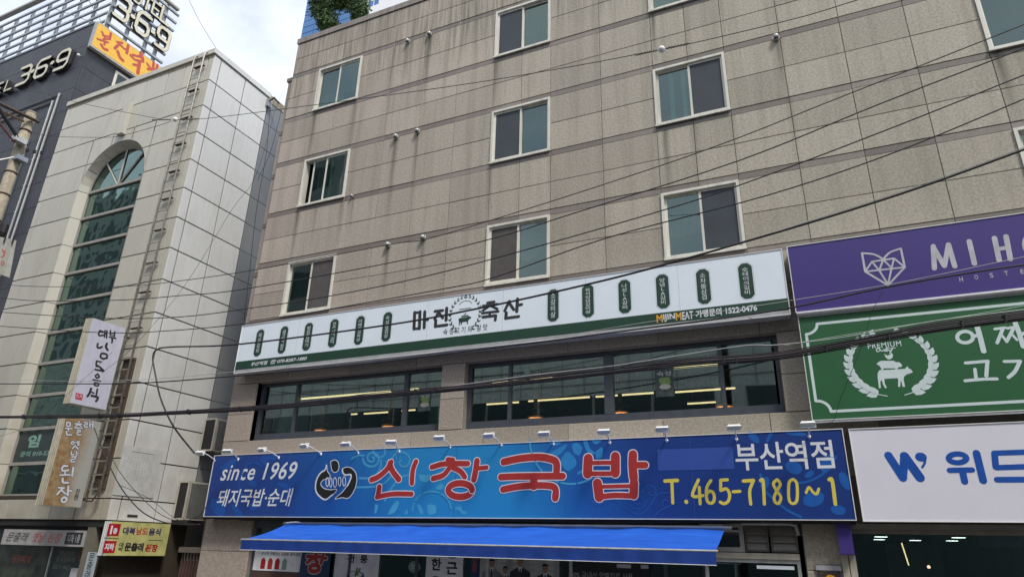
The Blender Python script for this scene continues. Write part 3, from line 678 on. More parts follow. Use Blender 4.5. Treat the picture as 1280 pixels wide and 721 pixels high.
pe = [[D5(*p) for p in q] for q in ([(530, 590), (555, 590), (575, 620), (585, 660), (570, 672), (550, 650)], [(615, 595), (660, 590), (690, 610), (685, 660), (650, 672), (625, 665)], [(835, 630), (870, 605), (900, 610), (905, 640), (940, 650), (940, 670), (900, 668), (880, 640)],
      [(330, 600), (370, 560), (385, 590), (350, 655), (320, 668), (295, 668)], [(190, 585), (215, 600), (200, 655), (185, 660)], [(440, 640), (455, 632), (458, 668), (432, 670)], [(545, 340), (600, 350), (640, 345), (635, 385), (600, 410), (560, 390)], [(700, 440), (735, 420), (755, 445), (735, 470), (690, 465)])]
polys(bs, petal, PS, pe, 'petal_ornament', .0063, smooth=True, split=True)
strokes(bs, petal, PS, [([D5(*p) for p in ring_pts((655, 640), 158, 155, 6, a, a + 24)], 8 * s5) for a in (180, 212, 244, 268, 300, 330)], 'ring_ornament', .0062)
pe = [[D6(*p) for p in q] for q in ([(270, 60), (350, 60), (350, 85), (310, 100), (275, 80)], [(435, 90), (470, 75), (510, 110), (490, 165), (450, 150)], [(350, 210), (400, 140), (460, 190), (465, 240), (410, 280), (370, 250)], [(280, 150), (330, 120), (390, 90), (400, 95), (360, 150), (300, 185)],
      [(515, 60), (545, 60), (570, 120), (610, 150), (580, 160), (540, 130)], [(570, 50), (655, 45), (630, 80), (600, 85)], [(610, 140), (655, 110), (655, 180), (610, 185)], [(475, 290), (520, 265), (510, 290), (480, 310)])]
polys(bs, tint('petal_sky', (.03, .24, .56)), PS, pe, 'petal_ornament', .0063, smooth=True, split=True)
strokes(bs, petal, PS, [([D6(*p) for p in ring_pts((430, 50), 300, 325, 5, a, a + 20)], 7 * s6) for a in (60, 84, 108, 135, 160)], 'ring_ornament', .0062)
s7 = .2787
def blob(x, y, rx, ry, a=0):
    return [D7(x + rx * cos(t_) * cos(a) - ry * sin(t_) * sin(a), y + rx * cos(t_) * sin(a) + ry * sin(t_) * cos(a)) for t_ in [2 * pi * k / 7 for k in range(7)]]
polys(bs, petal_d, PS, [blob(690, 230, 40, 28, .4), blob(780, 370, 50, 35, -.3), blob(890, 420, 35, 22, .2), blob(840, 210, 30, 45, .5), blob(510, 95, 35, 16, .8), blob(700, 78, 50, 10, .1), blob(920, 290, 22, 45, -.5), blob(560, 300, 20, 30, .3), blob(620, 330, 25, 14, .9), blob(760, 260, 24, 14, -.6)], 'petal_ornament', .006, smooth=True, split=True)
strokes(bs, petal_d, PS, [SP(D7, [(540, 260), (560, 330), (610, 380), (660, 420), (720, 450)], 6, s7), SP(D7, [(570, 110), (590, 75)], 6, s7), SP(D7, [(700, 300), (760, 290), (830, 250), (880, 180)], 5, s7)], 'swirl_ornament', .0062, groups=(1,) * 3)
LFc = lambda x, y: (255 + x * .12487, 560 + y * .12487)
polys(bs, swirl_d, PS, [[LFc(*p) for p in q] for q in ([(560, 120), (600, 70), (720, 70), (730, 130), (640, 110), (620, 180)], [(440, 360), (480, 310), (530, 360), (510, 400)], [(730, 360), (770, 335), (860, 380), (860, 430), (790, 400)], [(150, 200), (280, 110), (340, 120), (300, 190), (200, 210)], [(450, 560), (540, 560), (520, 610), (470, 620)], [(270, 560), (340, 590), (400, 680), (340, 690), (300, 640)], [(80, 500), (190, 520), (210, 650), (150, 680), (70, 600)])], 'petal_ornament', .0063, smooth=True, split=True)
strokes(bs, swirl_d, PS, [([LFc(*p) for p in ring_pts((500, 370), 145, 225, 6, a, a + 30)], 12 * .125) for a in (150, 190, 235, 275)], 'ring_ornament', .0062)
# red lettering with pale outline
r5 = 26
RED = [SP(D5, [(322, 245), (285, 305), (215, 365), (160, 388)], 23, s5), SP(D5, [(312, 250), (330, 310), (385, 385)], 24, s5), SP(D5, [(525, 240), (500, 310), (492, 415)], 22, s5), SP(D5, [(225, 448), (215, 520)], 24, s5), SP(D5, [(205, 530), (330, 505), (490, 505)], 20, s5),
       SP(D5, [(785, 222), (830, 228)], 20, s5), SP(D5, [(655, 285), (760, 258), (950, 256)], 22, s5), SP(D5, [(800, 290), (750, 350), (665, 378)], 22, s5), SP(D5, [(830, 290), (890, 320), (925, 365)], 22, s5), SP(D5, [(1025, 235), (1015, 310), (1000, 385)], 26, s5), SP(D5, [(1030, 295), (1105, 288)], 18, s5),
       ([D5(*p) for p in ring_pts((888, 472), 98, 56, 16)], 27 * s5),
       SP(D6, [(-60, 215), (60, 190), (200, 180), (300, 200), (325, 230), (325, 280)], 26, s6), SP(D6, [(-80, 325), (60, 320), (370, 318)], 24, s6), SP(D6, [(160, 330), (160, 390)], 30, s6), SP(D6, [(-65, 415), (60, 392), (220, 385), (310, 400), (320, 465)], 24, s6), SP(D6, [(318, 440), (315, 478)], 26, s6),
       SP(D6, [(555, 190), (550, 300)], 35, s6), SP(D6, [(752, 175), (752, 295)], 34, s6), SP(D6, [(560, 222), (750, 220)], 15, s6), SP(D6, [(560, 300), (750, 300)], 17, s6), SP(D6, [(880, 160), (878, 240), (885, 330)], 32, s6), SP(D6, [(890, 238), (970, 238)], 24, s6),
       SP(D6, [(622, 370), (635, 470)], 35, s6), SP(D6, [(888, 365), (885, 455)], 32, s6), SP(D6, [(650, 395), (870, 390)], 14, s6), SP(D6, [(630, 472), (740, 458), (880, 462)], 20, s6)]
strokes(bs, plain('white_outline_print', (.74, .70, .78), .4), PS, [(p, r + 1.25) for p, r in RED], 'letter_outline', .0125, groups=(5, 7, 5, len(RED) - 17))
strokes(bs, red, PS, RED, 'lettering', .019, groups=(5, 7, 5, len(RED) - 17))
text(bs, 'since 1969', PS, 277, 578, 371, 599.5, whitepr, .009, .012, .22, space=1.05, split=.0)
u, v = PS.uv((272, 622)); u2, _ = PS.uv((366, 620)); vv = PS.uv((320, 610.5))[1]; v3 = PS.uv((320, 632.5))[1]
text(bs, '돼지국밥·순대', PS, u, vv, u2, v3, whitepr, .009, .012, .18, px=False, split=.0)
text(bs, '부산역점', PS, 919, 551.5, 1042, 586.5, whitepr, .009, .014, split=.02)
rect(bs, bluerect, PS, PS.uv((822, 575))[0], PS.uv((917, 573))[0], PS.uv((868, 587))[1], PS.uv((868, 560))[1], .009, .002, 'masking_film')
Y7 = []
def dig(pts, r=7.0): Y7.append(SP(D7, pts, r, s7))
dig([(112, 290), (168, 287)], 8); dig([(143, 290), (147, 388)]); dig([(207, 382), (208, 384)], 9)
dig([(262, 285), (235, 355), (282, 355)]); dig([(266, 318), (270, 392)])
dig([(318, 288), (300, 318), (298, 360), (306, 385), (324, 388), (334, 368), (328, 342), (312, 335), (302, 345)])
dig([(392, 284), (362, 286)]); dig([(362, 288), (362, 332)]); dig([(364, 332), (388, 325), (402, 350), (396, 380), (376, 391), (360, 384)])
dig([(418, 338), (448, 336)]); dig([(464, 290), (508, 287)], 8); dig([(508, 290), (492, 335), (497, 393)]); dig([(540, 288), (552, 290), (558, 393)])
dig([(614, 284), (598, 302), (612, 332), (632, 362), (622, 390), (606, 384), (602, 362), (616, 330), (630, 305), (618, 285)], 6.5)
dig([(682, 284), (668, 300), (668, 370), (684, 391), (704, 375), (704, 305), (690, 284), (682, 284)], 6.5)
dig([(745, 342), (758, 318), (776, 340), (792, 348), (802, 325)], 6); dig([(848, 284), (862, 288), (876, 393)], 8)
strokes(bs, yellow, PS, Y7, 'lettering', .010, groups=(2, 1, 2, 1, 3, 1, 2, 1, 1, 1, 1, 1))
# round emblem with a bowl held in two hands
EC = lambda x, y: (380 + x * .11096, 560 + y * .11096); se = .111
OUT = [[(255, 190), (262, 260), (290, 300), (280, 330), (220, 350), (185, 400), (220, 450), (290, 470), (365, 465), (345, 500), (300, 540), (250, 575), (200, 560), (145, 500), (130, 430), (145, 350), (185, 280), (240, 240)],
       [(305, 150), (345, 135), (380, 155), (392, 210), (375, 255), (340, 265), (315, 230)], [(435, 235), (480, 215), (540, 230), (585, 290), (590, 380), (560, 480), (500, 555), (430, 550), (355, 565), (430, 500), (490, 420), (530, 330), (525, 295), (470, 300), (440, 275)]]
strokes(bs, whitepr, PS, [([EC(*p) for p in smooth_list], 9 * se) for smooth_list in [q + [q[0]] for q in OUT]], 'emblem_outline', .009, groups=(1, 1, 1))
polys(bs, blackp, PS, [[EC(*p) for p in q] for q in OUT], 'emblem', .0138, smooth=True)
fing = [((265, 380), 16, 50), ((305, 385), 14, 52), ((352, 385), 18, 55), ((405, 375), 15, 50), ((455, 370), 17, 52)]
strokes(bs, whitepr, PS, [([EC(*p) for p in ring_pts(c, rx, ry, 10)], 5 * se) for c, rx, ry in fing], 'emblem_outline', .02)
# floodlights on short arms above the blue sign
FL = [(250, 566), (284, 564), (327, 562), (380, 557), (432, 555), (489, 552.6), (549, 547), (611, 544), (680, 542), (755, 539.5), (828, 536), (918, 534), (1010, 530)]
fl_n = ['leftmost floodlight, past the end of the blue sign', 'floodlight above the word since', 'floodlight above the year on the blue sign', 'floodlight left of the round black emblem', 'floodlight right above the round black emblem', 'floodlight above the first red letter', 'floodlight between the first two red letters', 'floodlight above the right side of the second red letter', 'floodlight above the third red letter', 'floodlight above the fourth red letter', 'floodlight above the plain blue rectangle', 'floodlight above the start of the white branch name', 'rightmost floodlight with a coiled wire, under the green sign corner']
proto = None
for (px_, py), lab in zip(FL, fl_n):
    yh = SY - .45; p = U(px_, py, 1, yh)
    if proto is None:
        t = thing('floodlight', p, 'white ' + lab, 'floodlight', 'white floodlights along the top of the blue sign'); proto = t
        bm = B(); bx(bm, -.115, .115, -.05, .05, -.024, .024)
        for v in bm.verts:
            if v.co.z > 0: v.co.x *= .78; v.co.y *= .8
        bmesh.ops.rotate(bm, verts=bm.verts, matrix=Matrix.Rotation(radians(-40), 3, 'X'), cent=(0, 0, 0)); h = obj('lamp_head', bm, white, t, loc=p)
        bm = B(); bx(bm, -.11, .11, -.02, .035, -.05, -.042); obj('lamp_glass', bm, lightbox, t, loc=p)
        bm = B(); bx(bm, -.09, -.075, -.02, .06, -.01, .06); bx(bm, .075, .09, -.02, .06, -.01, .06); bx(bm, -.0899, .0899, .05, .065, .045, .061); obj('bracket', bm, white, t, loc=p)
        bm = B(); tube(bm, [(0, .05, .03), (.0, .25, -.02), (0, .46, -.10)], .012, 6); obj('arm', bm, white, t, loc=p)
        bm = B(); lathe(bm, (0, .47, -.12), [(.02, -.03), (.035, 0), (.02, .04)], 10); obj('foot', bm, white, t, loc=p)
    else:
        c = proto.copy(); c.location = p; COL.objects.link(c); c['label'] = 'white ' + lab; c.rotation_euler.z = random.uniform(-.22, .22)
        for ch in proto.children:
            d = ch.copy(); COL.objects.link(d); d.parent = c

# banner seams: thin raised welds where sheets of print join
for par_, xs_, z0_, z1_, m_ in ((bs, (-10.9, -8.7, -6.5, -4.25, -2.0), BV0, BV1, plain('seam_blue', (.03, .09, .30), .5)), (ms, (-11.0, -9.2, -7.4, -5.6, -3.8, -2.0), V0 + .29, V1, plain('seam_pale', (.50, .58, .66), .5))):
    for x in xs_: obj('seam', box(x - .004, x + .004, SY - .0012, SY + .001, z0_, z1_), m_, par_)
# --- purple signboard ------------------------------------------------------
ps = signbox('hostel_signboard', 'purple signboard with a silver faceted fox head and wide-spaced letters', -.06, 6.6, 6.18, 7.395, purple)
obj('face', box(-.06, 6.6, SY, SY + .005, 6.18, 7.395), purple, ps); bm = B(); tube(bm, [(-.06, SY - .02, 6.13), (6.6, SY - .02, 6.13)], .045, 8); obj('lower_pipe', bm, signgray, ps)
F7 = lambda x, y: (960 + x / 4, 260 + y / 4)
fox = [[(470, 226), (486, 318), (600, 386), (684, 296), (664, 203), (576, 250), (470, 226)], [(486, 318), (520, 268), (630, 252), (684, 296), (486, 318)], [(520, 268), (556, 312), (576, 258), (618, 300), (630, 252)], [(556, 312), (600, 382), (618, 300)]]
fx = [([F7(*a), F7(*b_)], 1.0) for q in fox[1:] for a, b_ in zip(q, q[1:])] + [([F7(*a), F7(*b_)], 1.15) for a, b_ in zip(fox[0][:5], fox[0][1:5])]
fx += [([F7(470, 226), F7(530, 232), F7(576, 256)], 1.1), ([F7(576, 256), F7(610, 222), F7(664, 203)], 1.1)]
strokes(ps, silver_pr, PS, fx, 'emblem', .007)
LT = [([F7(826, 190), F7(832, 302)], 2.6), ([F7(826, 196), F7(882, 290)], 2.6), ([F7(882, 290), F7(902, 182)], 2.6), ([F7(902, 182), F7(934, 292)], 2.6), ([F7(1006, 166), F7(1032, 278)], 2.7),
      ([F7(1132, 150), F7(1156, 262)], 2.7), ([F7(1190, 142), F7(1212, 256)], 2.7), ([F7(1142, 206), F7(1200, 198)], 2.4), ([F7(*p) for p in ring_pts((1335, 180), 52, 56, 18)], 2.6)]
strokes(ps, silver_pr, PS, LT, 'lettering', .007, smooth=False, groups=(4, 1, 3, 1))
x0 = PS.uv(F7(956, 356))[0]; zt = PS.uv(F7(1100, 318))[1]; zb = PS.uv(F7(1100, 352))[1]
for ch, hx, hy in zip('HOSTEL', (956, 1032, 1108, 1182, 1262, 1342), (345, 334, 325, 315, 306, 296)): text(ps, ch, PS, *F7(hx, hy), *F7(hx + 18, hy + 23), silver_pr, .007, .01)

# --- green signboard -------------------------------------------------------
gs = signbox('meat_restaurant_signboard', 'green signboard with white laurel wreath around stacked chicken, pig and cow', -.04, 6.6, 4.35, 6.075, greens)
obj('face', box(-.04, 6.6, SY, SY + .005, 4.35, 6.075), greens, gs); obj('lower_edge', box(-.04, 6.6, SY - .006, SY + .01, 4.30, 4.349), signgray, gs)
G8 = lambda x, y: (980 + x * .2358, 380 + y * .2358)
ua, va = PS.uv(G8(118, 160)); ub, vb = PS.uv(G8(175, 105)); uc, vc = PS.uv(G8(250, 568)); _, vd = PS.uv(G8(172, 512))
brd = [(6.55, vb), (ub + .02, vb)] + [(ua + (ub - ua) * (1 - cos(radians(a)) ) , va + (vb - va) * 0 + (vb - va) * (1 - sin(radians(90 - a)) if 0 else sin(radians(a)))) for a in ()]
brd = [(6.55, vb)] + [(ua + (ub - ua) * cos(radians(a)), vb - (vb - va) * sin(radians(a))) for a in (0, 15, 30, 45, 60, 75, 90)]
brd += [(ua + (uc - ua) * sin(radians(a)), vc + (vd - vc) * cos(radians(a))) for a in (0, 15, 30, 45, 60, 75, 90)] + [(6.55, vc)]
whitegr = plain('pale_green_white_print', (.62, .72, .72), .45, var=.03)
strokes(gs, whitegr, PS, [(brd, .022)], 'border', .006, px=False, smooth=False)
cu, cv = PS.uv(G8(562, 318)); lv = []
for sgn in (-1, 1):
    lv = []
    for k in range(12):
        a = radians(-66 + k * 12.2); x = cu + sgn * .58 * cos(a); z = cv + .02 + .53 * sin(a); d = a + pi / 2
        for side in (-1, 1):
            ang = d + side * .55; L2 = .104 - .0034 * k; px_ = x + sgn * side * .012 * cos(a); pz = z + side * .012 * sin(a)
            tx, tz = sgn * cos(ang) * L2, sin(ang) * L2; nx, nz_ = -tz * .50, tx * .50
            lv.append([(px_, pz), (px_ + tx * .45 + nx, pz + tz * .45 + nz_), (px_ + tx * 1.1 + nx * .8, pz + tz * 1.1 + nz_ * .8), (px_ + tx * 1.7, pz + tz * 1.7), (px_ + tx * 1.1 - nx * .8, pz + tz * 1.1 - nz_ * .8), (px_ + tx * .45 - nx, pz + tz * .45 - nz_)])
    polys(gs, whitegr, PS, lv, 'wreath', .006, px=False)
strokes(gs, whitegr, PS, [([(cu + sg * .58 * cos(radians(a)), cv + .02 + .53 * sin(radians(a))) for a in range(-78, 70, 12)], .007) for sg in (-1, 1)], 'wreath_stem', .013, px=False, groups=(1, 1))
anim = [[(497, 365), (505, 350), (640, 343), (655, 328), (660, 340), (672, 345), (684, 360), (665, 368), (650, 372), (636, 385), (634, 400), (642, 438), (628, 438), (624, 415), (618, 405), (616, 438), (604, 438), (606, 400), (600, 392), (550, 395), (532, 396), (534, 420), (546, 442), (536, 446), (524, 424), (518, 402), (510, 412), (514, 444), (503, 446), (500, 415), (496, 385)],
        [(490, 318), (502, 306), (515, 300), (580, 300), (596, 308), (612, 308), (626, 322), (624, 332), (608, 334), (600, 342), (600, 348), (592, 348), (588, 340), (528, 340), (524, 348), (516, 348), (514, 338), (504, 325)],
        [(530, 262), (545, 272), (562, 268), (570, 256), (574, 262), (578, 272), (574, 285), (562, 293), (552, 293), (538, 282)]]
polys(gs, whitegr, PS, [[G8(*p) for p in q] for q in anim], 'emblem', .007)
text(gs, 'PREMIUM', PS, *G8(442, 202), *G8(622, 230), whitegr, .007, .012, space=1.15)
strokes(gs, whitegr, PS, [([G8(*p) for p in ((505, 232), (490, 240), (495, 252), (510, 245), (505, 236), (520, 250), (530, 240), (536, 250), (545, 228), (545, 250), (555, 242), (562, 250), (575, 236), (560, 262))], .55), ([G8(540, 236), G8(590, 232)], .5)], 'lettering', .007)
s8 = .2358
GT = [([G8(*p) for p in ring_pts((960, 175), 42, 30, 14)], 9 * s8), SP(G8, [(1000, 172), (1030, 165)], 9, s8), SP(G8, [(1022, 115), (1038, 170), (1058, 250)], 12, s8),
      SP(G8, [(1118, 132), (1172, 125)], 7, s8), SP(G8, [(1160, 130), (1130, 205)], 8, s8), SP(G8, [(1150, 160), (1182, 200)], 6, s8), SP(G8, [(1184, 128), (1232, 120)], 7, s8), SP(G8, [(1218, 126), (1180, 198)], 8, s8), SP(G8, [(1208, 160), (1235, 190)], 6, s8), SP(G8, [(1222, 92), (1245, 150), (1268, 225)], 11, s8), SP(G8, [(1250, 160), (1300, 150)], 9, s8),
      SP(G8, [(962, 312), (1080, 302)], 8, s8), SP(G8, [(1078, 304), (1072, 380)], 9, s8), SP(G8, [(1012, 345), (1018, 395)], 8, s8), SP(G8, [(960, 406), (1050, 398), (1128, 396)], 8, s8),
      SP(G8, [(1168, 304), (1252, 302)], 8, s8), SP(G8, [(1250, 304), (1225, 355), (1190, 388)], 9, s8), SP(G8, [(1330, 265), (1350, 400)], 12, s8)]
strokes(gs, whitegr, PS, GT, 'lettering', .009, groups=(3, 8, 4, 3))

# --- white lightbox at right -----------------------------------------------
wsn = signbox('optical_lightbox_sign', 'white lavender lightbox with a rounded blue W and blue Korean letters', .46, 6.6, 2.83, 4.175, lightbox_w)
obj('face', box(.46, 6.6, SY, SY + .005, 2.83, 4.175), lightbox_w, wsn)
H8 = lambda x, y: (960 + x * .2787, 520 + y * .2787)
WT = [SP(H8, [(540, 175), (605, 276)], 17, s7), SP(H8, [(605, 276), (612, 180)], 17, s7), SP(H8, [(612, 178), (682, 275)], 19, s7), SP(H8, [(682, 182), (690, 183)], 20, s7), SP(H8, [(706, 190), (702, 212), (692, 228)], 5, s7),
      ([H8(*p) for p in ring_pts((850, 188), 40, 20, 14)], 12 * s7), SP(H8, [(815, 242), (915, 240)], 12, s7), SP(H8, [(872, 245), (882, 292)], 14, s7), SP(H8, [(935, 165), (965, 288)], 15, s7),
      SP(H8, [(1015, 165), (1170, 160)], 12, s7), SP(H8, [(1016, 168), (1022, 228)], 13, s7), SP(H8, [(1024, 230), (1170, 225)], 12, s7), SP(H8, [(1028, 284), (1200, 283)], 13, s7)]
strokes(wsn, deepblue, PS, WT, 'lettering', .007, smooth=False, groups=(5, 4, 4))
# ================================================================== AWNING
aw = thing('awning', (-6.1, -.75, 2.7), 'bright blue retractable canvas awning with valance over the shop front', 'awning')
bm = B(); n, k = 150, 9; V = []
for i in range(n + 1):
    s = i / n; row = []
    for j in range(k + 1):
        q = j / k; x = -10.63 + s * 9.06; y = -.22 - 1.13 * q; sg = abs(sin(s * pi * 3.2 + .5)); z = 2.69 - .33 * q - .022 * sin(pi * q) * (.5 + sg) + .014 * sin(s * 61 + q * 9) * (1 - q) ** 1.5 * (.4 + .6 * sin(s * 13) ** 2) + .006 * sin(s * 23 - q * 5)
        row.append(bm.verts.new((x, y, z)))
    V.append(row)
for i in range(n):
    for j in range(k): bm.faces.new([V[i][j], V[i + 1][j], V[i + 1][j + 1], V[i][j + 1]])
obj('canvas', bm, awnb, aw, True)
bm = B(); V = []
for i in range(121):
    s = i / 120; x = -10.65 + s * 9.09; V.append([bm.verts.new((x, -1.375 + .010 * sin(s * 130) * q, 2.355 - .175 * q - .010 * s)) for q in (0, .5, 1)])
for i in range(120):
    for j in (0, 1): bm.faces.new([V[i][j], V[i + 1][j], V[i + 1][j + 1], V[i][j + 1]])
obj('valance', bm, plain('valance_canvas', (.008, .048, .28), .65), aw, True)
bm = B(); tube(bm, [(-10.68, -1.365, 2.368), (-1.53, -1.365, 2.358)], .016, 8); obj('front_bar', bm, steel_l, aw)
bm = B(); tube(bm, [(-10.65, -1.392, 2.178), (-1.56, -1.392, 2.166)], .005, 5); obj('hem', bm, white, aw)
bm = B(); tube(bm, [(-10.7, -.2, 2.72), (-1.45, -.2, 2.72)], .035, 8); obj('roller', bm, steel, aw)
for x in (-10.2, -6.3, -2.2):
    bm = B(); tube(bm, [(x, -.2, 2.62), (x + .55, -.75, 2.45), (x + .1, -1.33, 2.33)], .02, 6); obj('arm', bm, steel_l, aw)
bm = B(); tube(bm, [(-10.62, -.2, 2.62), (-10.5, -.35, 2.72), (-10.3, -.3, 2.74), (-10.1, -.2, 2.72)], .012, 6); obj('crank', bm, steel_l, aw)

# ================================================================== GROUND FLOOR SHOP FRONT
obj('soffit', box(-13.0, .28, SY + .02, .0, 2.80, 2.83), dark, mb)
obj('shop_header', box(-11.75, -.43, .03, .12, 2.62, 2.80), frame_dark, mb)
GY = .14
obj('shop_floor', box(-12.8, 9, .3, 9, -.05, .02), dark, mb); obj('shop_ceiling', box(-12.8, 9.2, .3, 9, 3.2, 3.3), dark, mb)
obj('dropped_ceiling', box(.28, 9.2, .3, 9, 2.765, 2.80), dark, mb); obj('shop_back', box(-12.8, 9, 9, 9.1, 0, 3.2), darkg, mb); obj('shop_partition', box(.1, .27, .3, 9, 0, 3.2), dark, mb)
sf = obj('shop_window', box(-11.75, -2.0, GY, GY + .01, .1, 2.62), g_clear, mb)
for x in (-11.72, -9.1, -7.5, -5.95, -4.3, -2.62, -1.98): obj('mullion', box(x - .03, x + .03, GY - .04, GY + .03, 0, 2.62), frame_dark if x not in (-5.95, -4.3) else steel_l, sf)
PG = YP(GY - .03)
def panel(l, r, top, bot, m, label, yy=GY - .03):
    p = YP(yy); u0 = p.uv((l, 700))[0]; u1 = p.uv((r, 700))[0]
    t = thing('shop_window_panel', ((u0 + u1) / 2, yy, bot), label, 'panel', None)
    obj('sheet', box(u0, u1, yy, yy + .015, bot, top), m, t); return t, p, u0, u1
t, p, u0, u1 = panel(316, 377, 2.28, 1.755, plain('panel_white', (.82, .82, .86), .5), 'white strip panel with four small bottles printed on it, left end under the awning')
text(t, '부산역 전통있는 검증된 돼지국밥', p, u0 + .22, 2.135, u1 - .04, 2.065, ink, .005, .02, .2, px=False)
for i, m in enumerate((signred, red, signred, green_wall)):
    x = u0 + .24 + i * .20
    polys(t, m, p, [[(x, 1.79), (x + .13, 1.79), (x + .13, 1.96), (x + .09, 2.01), (x + .04, 2.01), (x, 1.96)]], 'bottle_print', .005, px=False)
t, p, u0, u1 = panel(316, 377, 1.74, .9, plain('brown_panel', (.10, .055, .05), .5), 'dark brown panel below the bottle strip')
t, p, u0, u1 = panel(376, 413, 2.3, .5, plain('panel_navy', (.015, .05, .13), .5), 'navy panel with one large red Korean letter outlined in white', GY - .055)
cx = (u0 + u1) / 2
CH = [([(cx - .02, 2.235), (cx + .02, 2.235)], .03), ([(cx - .22, 2.19), (cx + .1, 2.19)], .035), ([(cx - .05, 2.18), (cx - .2, 2.09)], .035), ([(cx - .05, 2.18), (cx + .06, 2.10)], .035), ([(cx + .18, 2.24), (cx + .15, 2.09)], .035), ([(cx + .17, 2.17), (cx + .27, 2.17)], .03), (ring_pts((cx, 2.0), .12, .055, 12), .04)]
CH = [([(cx + (x - cx) * 1.05, 2.13 - (2.24 - z) * 1.18) for x, z in a], r * 1.1) for a, r in CH]
strokes(t, whitepr, p, [(a, r + .014) for a, r in CH], 'letter_outline', .006, px=False, smooth=False); strokes(t, red, p, CH, 'lettering', .014, px=False, smooth=False)
t, p, u0, u1 = panel(419, 474, 2.25, .4, plain('panel_grey_white', (.82, .82, .86), .5), 'grey-white menu panel reading tradition above a black bowl')
text(t, '전  통', p, u0 + .3, 2.136, u1 - .28, 1.98, ink, .005, .03, px=False)
cx = (u0 + u1) / 2; polys(t, blackp, p, [ring_pts((cx, 1.74), .22, .09, 14)], 'bowl_print', .005, px=False); polys(t, whitepr, p, [ring_pts((cx, 1.76), .17, .06, 14)], 'bowl_print', .008, px=False)
strokes(t, plain('leek_green', (.12, .2, .07), .6), p, [([(cx, 1.74), (cx + .03, 1.88)], .02), ([(cx + .04, 1.76), (cx + .1, 1.87)], .02)], 'leek_print', .011, px=False)
c = YP(GY - .01).uv((518, 708)); t = thing('round_sticker', (c[0], GY - .02, c[1]), 'pale green oval sticker on the dark shop glass under the awning', 'sticker')
polys(t, plain('mint_dull', (.22, .33, .28), .5), YP(GY - .01), [ring_pts((c[0], c[1]), .14, .11, 16)], 'disc', .004, px=False); strokes(t, whitepr, YP(GY - .01), [([(c[0] - .06, c[1] + .03), (c[0] + .05, c[1] + .03)], .006), ([(c[0] - .05, c[1] - .02), (c[0] + .06, c[1] - .02)], .006)], 'ring_mark', .007, px=False)
t, p, u0, u1 = panel(533, 579, 2.24, .4, plain('panel_bone', (.82, .83, .82), .5), 'bone white panel with two columns of large black Korean letters')
text(t, '한', p, u0 + .12, 2.12, u0 + .34, 1.90, ink, .005, .03, px=False); text(t, '우', p, u0 + .12, 1.80, u0 + .34, 1.58, ink, .005, .03, px=False); text(t, '궁', p, u1 - .36, 2.30, u1 - .12, 2.12, ink, .005, .03, px=False); text(t, '근', p, u1 - .36, 2.06, u1 - .12, 1.84, ink, .005, .03, px=False)
t, p, u0, u1 = panel(588, 599, 2.22, .4, plain('panel_navy', (.015, .05, .13), .5), 'narrow navy strip with white outlined letters beside the group photo')
text(t, '신\n창', p, u0 + .04, 2.2, u1 - .04, 1.9, redbrush, .005, .03, px=False)
t, p, u0, u1 = panel(600, 699, 2.22, .4, plain('panel_photo_wall', (.30, .31, .29), .6, scale=3, var=.3), 'group photo poster of four dark haired people, two in suits')
skin = plain('print_skin', (.32, .19, .13), .6); suit = plain('print_suit', (.02, .022, .028), .6); hairm = plain('print_hair', (.015, .013, .012), .6); pole_w = plain('print_frames', (.42, .42, .38), .6); greyshirt = plain('print_grey_shirt', (.18, .18, .2), .6)
for i in range(5):
    for j in range(3): rect(t, pole_w, p, u0 + .05 + i * .32, u0 + .22 + i * .32, 2.08 - j * .1, 2.15 - j * .1, .004, .001, 'frame_print')
for fx_, fz, s, m in ((.25, 2.06, .78, greyshirt), (.53, 1.95, .68, greyshirt), (.83, 2.09, .8, suit), (1.32, 2.0, .8, suit)):
    x = u0 + fx_
    polys(t, m, p, [[(x - .26 * s, fz - .6), (x - .25 * s, fz - .2 * s), (x - .07 * s, fz - .1 * s), (x + .07 * s, fz - .1 * s), (x + .25 * s, fz - .2 * s), (x + .26 * s, fz - .6)]], 'person_print', .0065, px=False)
    polys(t, whitepr, p, [[(x - .05 * s, fz - .1 * s), (x + .05 * s, fz - .1 * s), (x, fz - .3 * s)]], 'collar_print', .008, px=False)
    polys(t, blackp, p, [[(x - .015, fz - .12 * s), (x + .015, fz - .12 * s), (x + .02, fz - .3 * s), (x - .02, fz - .3 * s)]], 'tie_print', .009, px=False)
    polys(t, skin, p, [ring_pts((x, fz), .075 * s, .095 * s, 14)], 'face_print', .0105, px=False)
    polys(t, hairm, p, [ring_pts((x, fz + .035 * s), .085 * s, .075 * s, 8, 10, 170)], 'hair_print', .0125, px=False)
    strokes(t, hairm, p, [([(x - .045 * s, fz + .005), (x - .02 * s, fz + .005)], .006), ([(x + .02 * s, fz + .005), (x + .045 * s, fz + .005)], .006), ([(x - .02 * s, fz - .045 * s), (x + .02 * s, fz - .045 * s)], .004)], 'face_print', .013, px=False)
t, p, u0, u1 = panel(703, 812, 2.17, .4, plain('panel_black', (.02, .022, .022), .4), 'glossy black panel with a grey outlined slogan starting with 100 percent')
text(t, '100% 국내산 암퇘지로 사용', p, u0 + .12, 1.98, u1 - .3, 1.86, plain('slogan_grey', (.32, .32, .3), .5), .005, .012, px=False); rect(t, silver_pr, p, u0 + 1.0, u0 + 1.25, 2.06, 2.12, .004, .002, 'note'); rect(t, silver_pr, p, u0 + 1.42, u0 + 1.55, 2.06, 2.12, .004, .002, 'note')
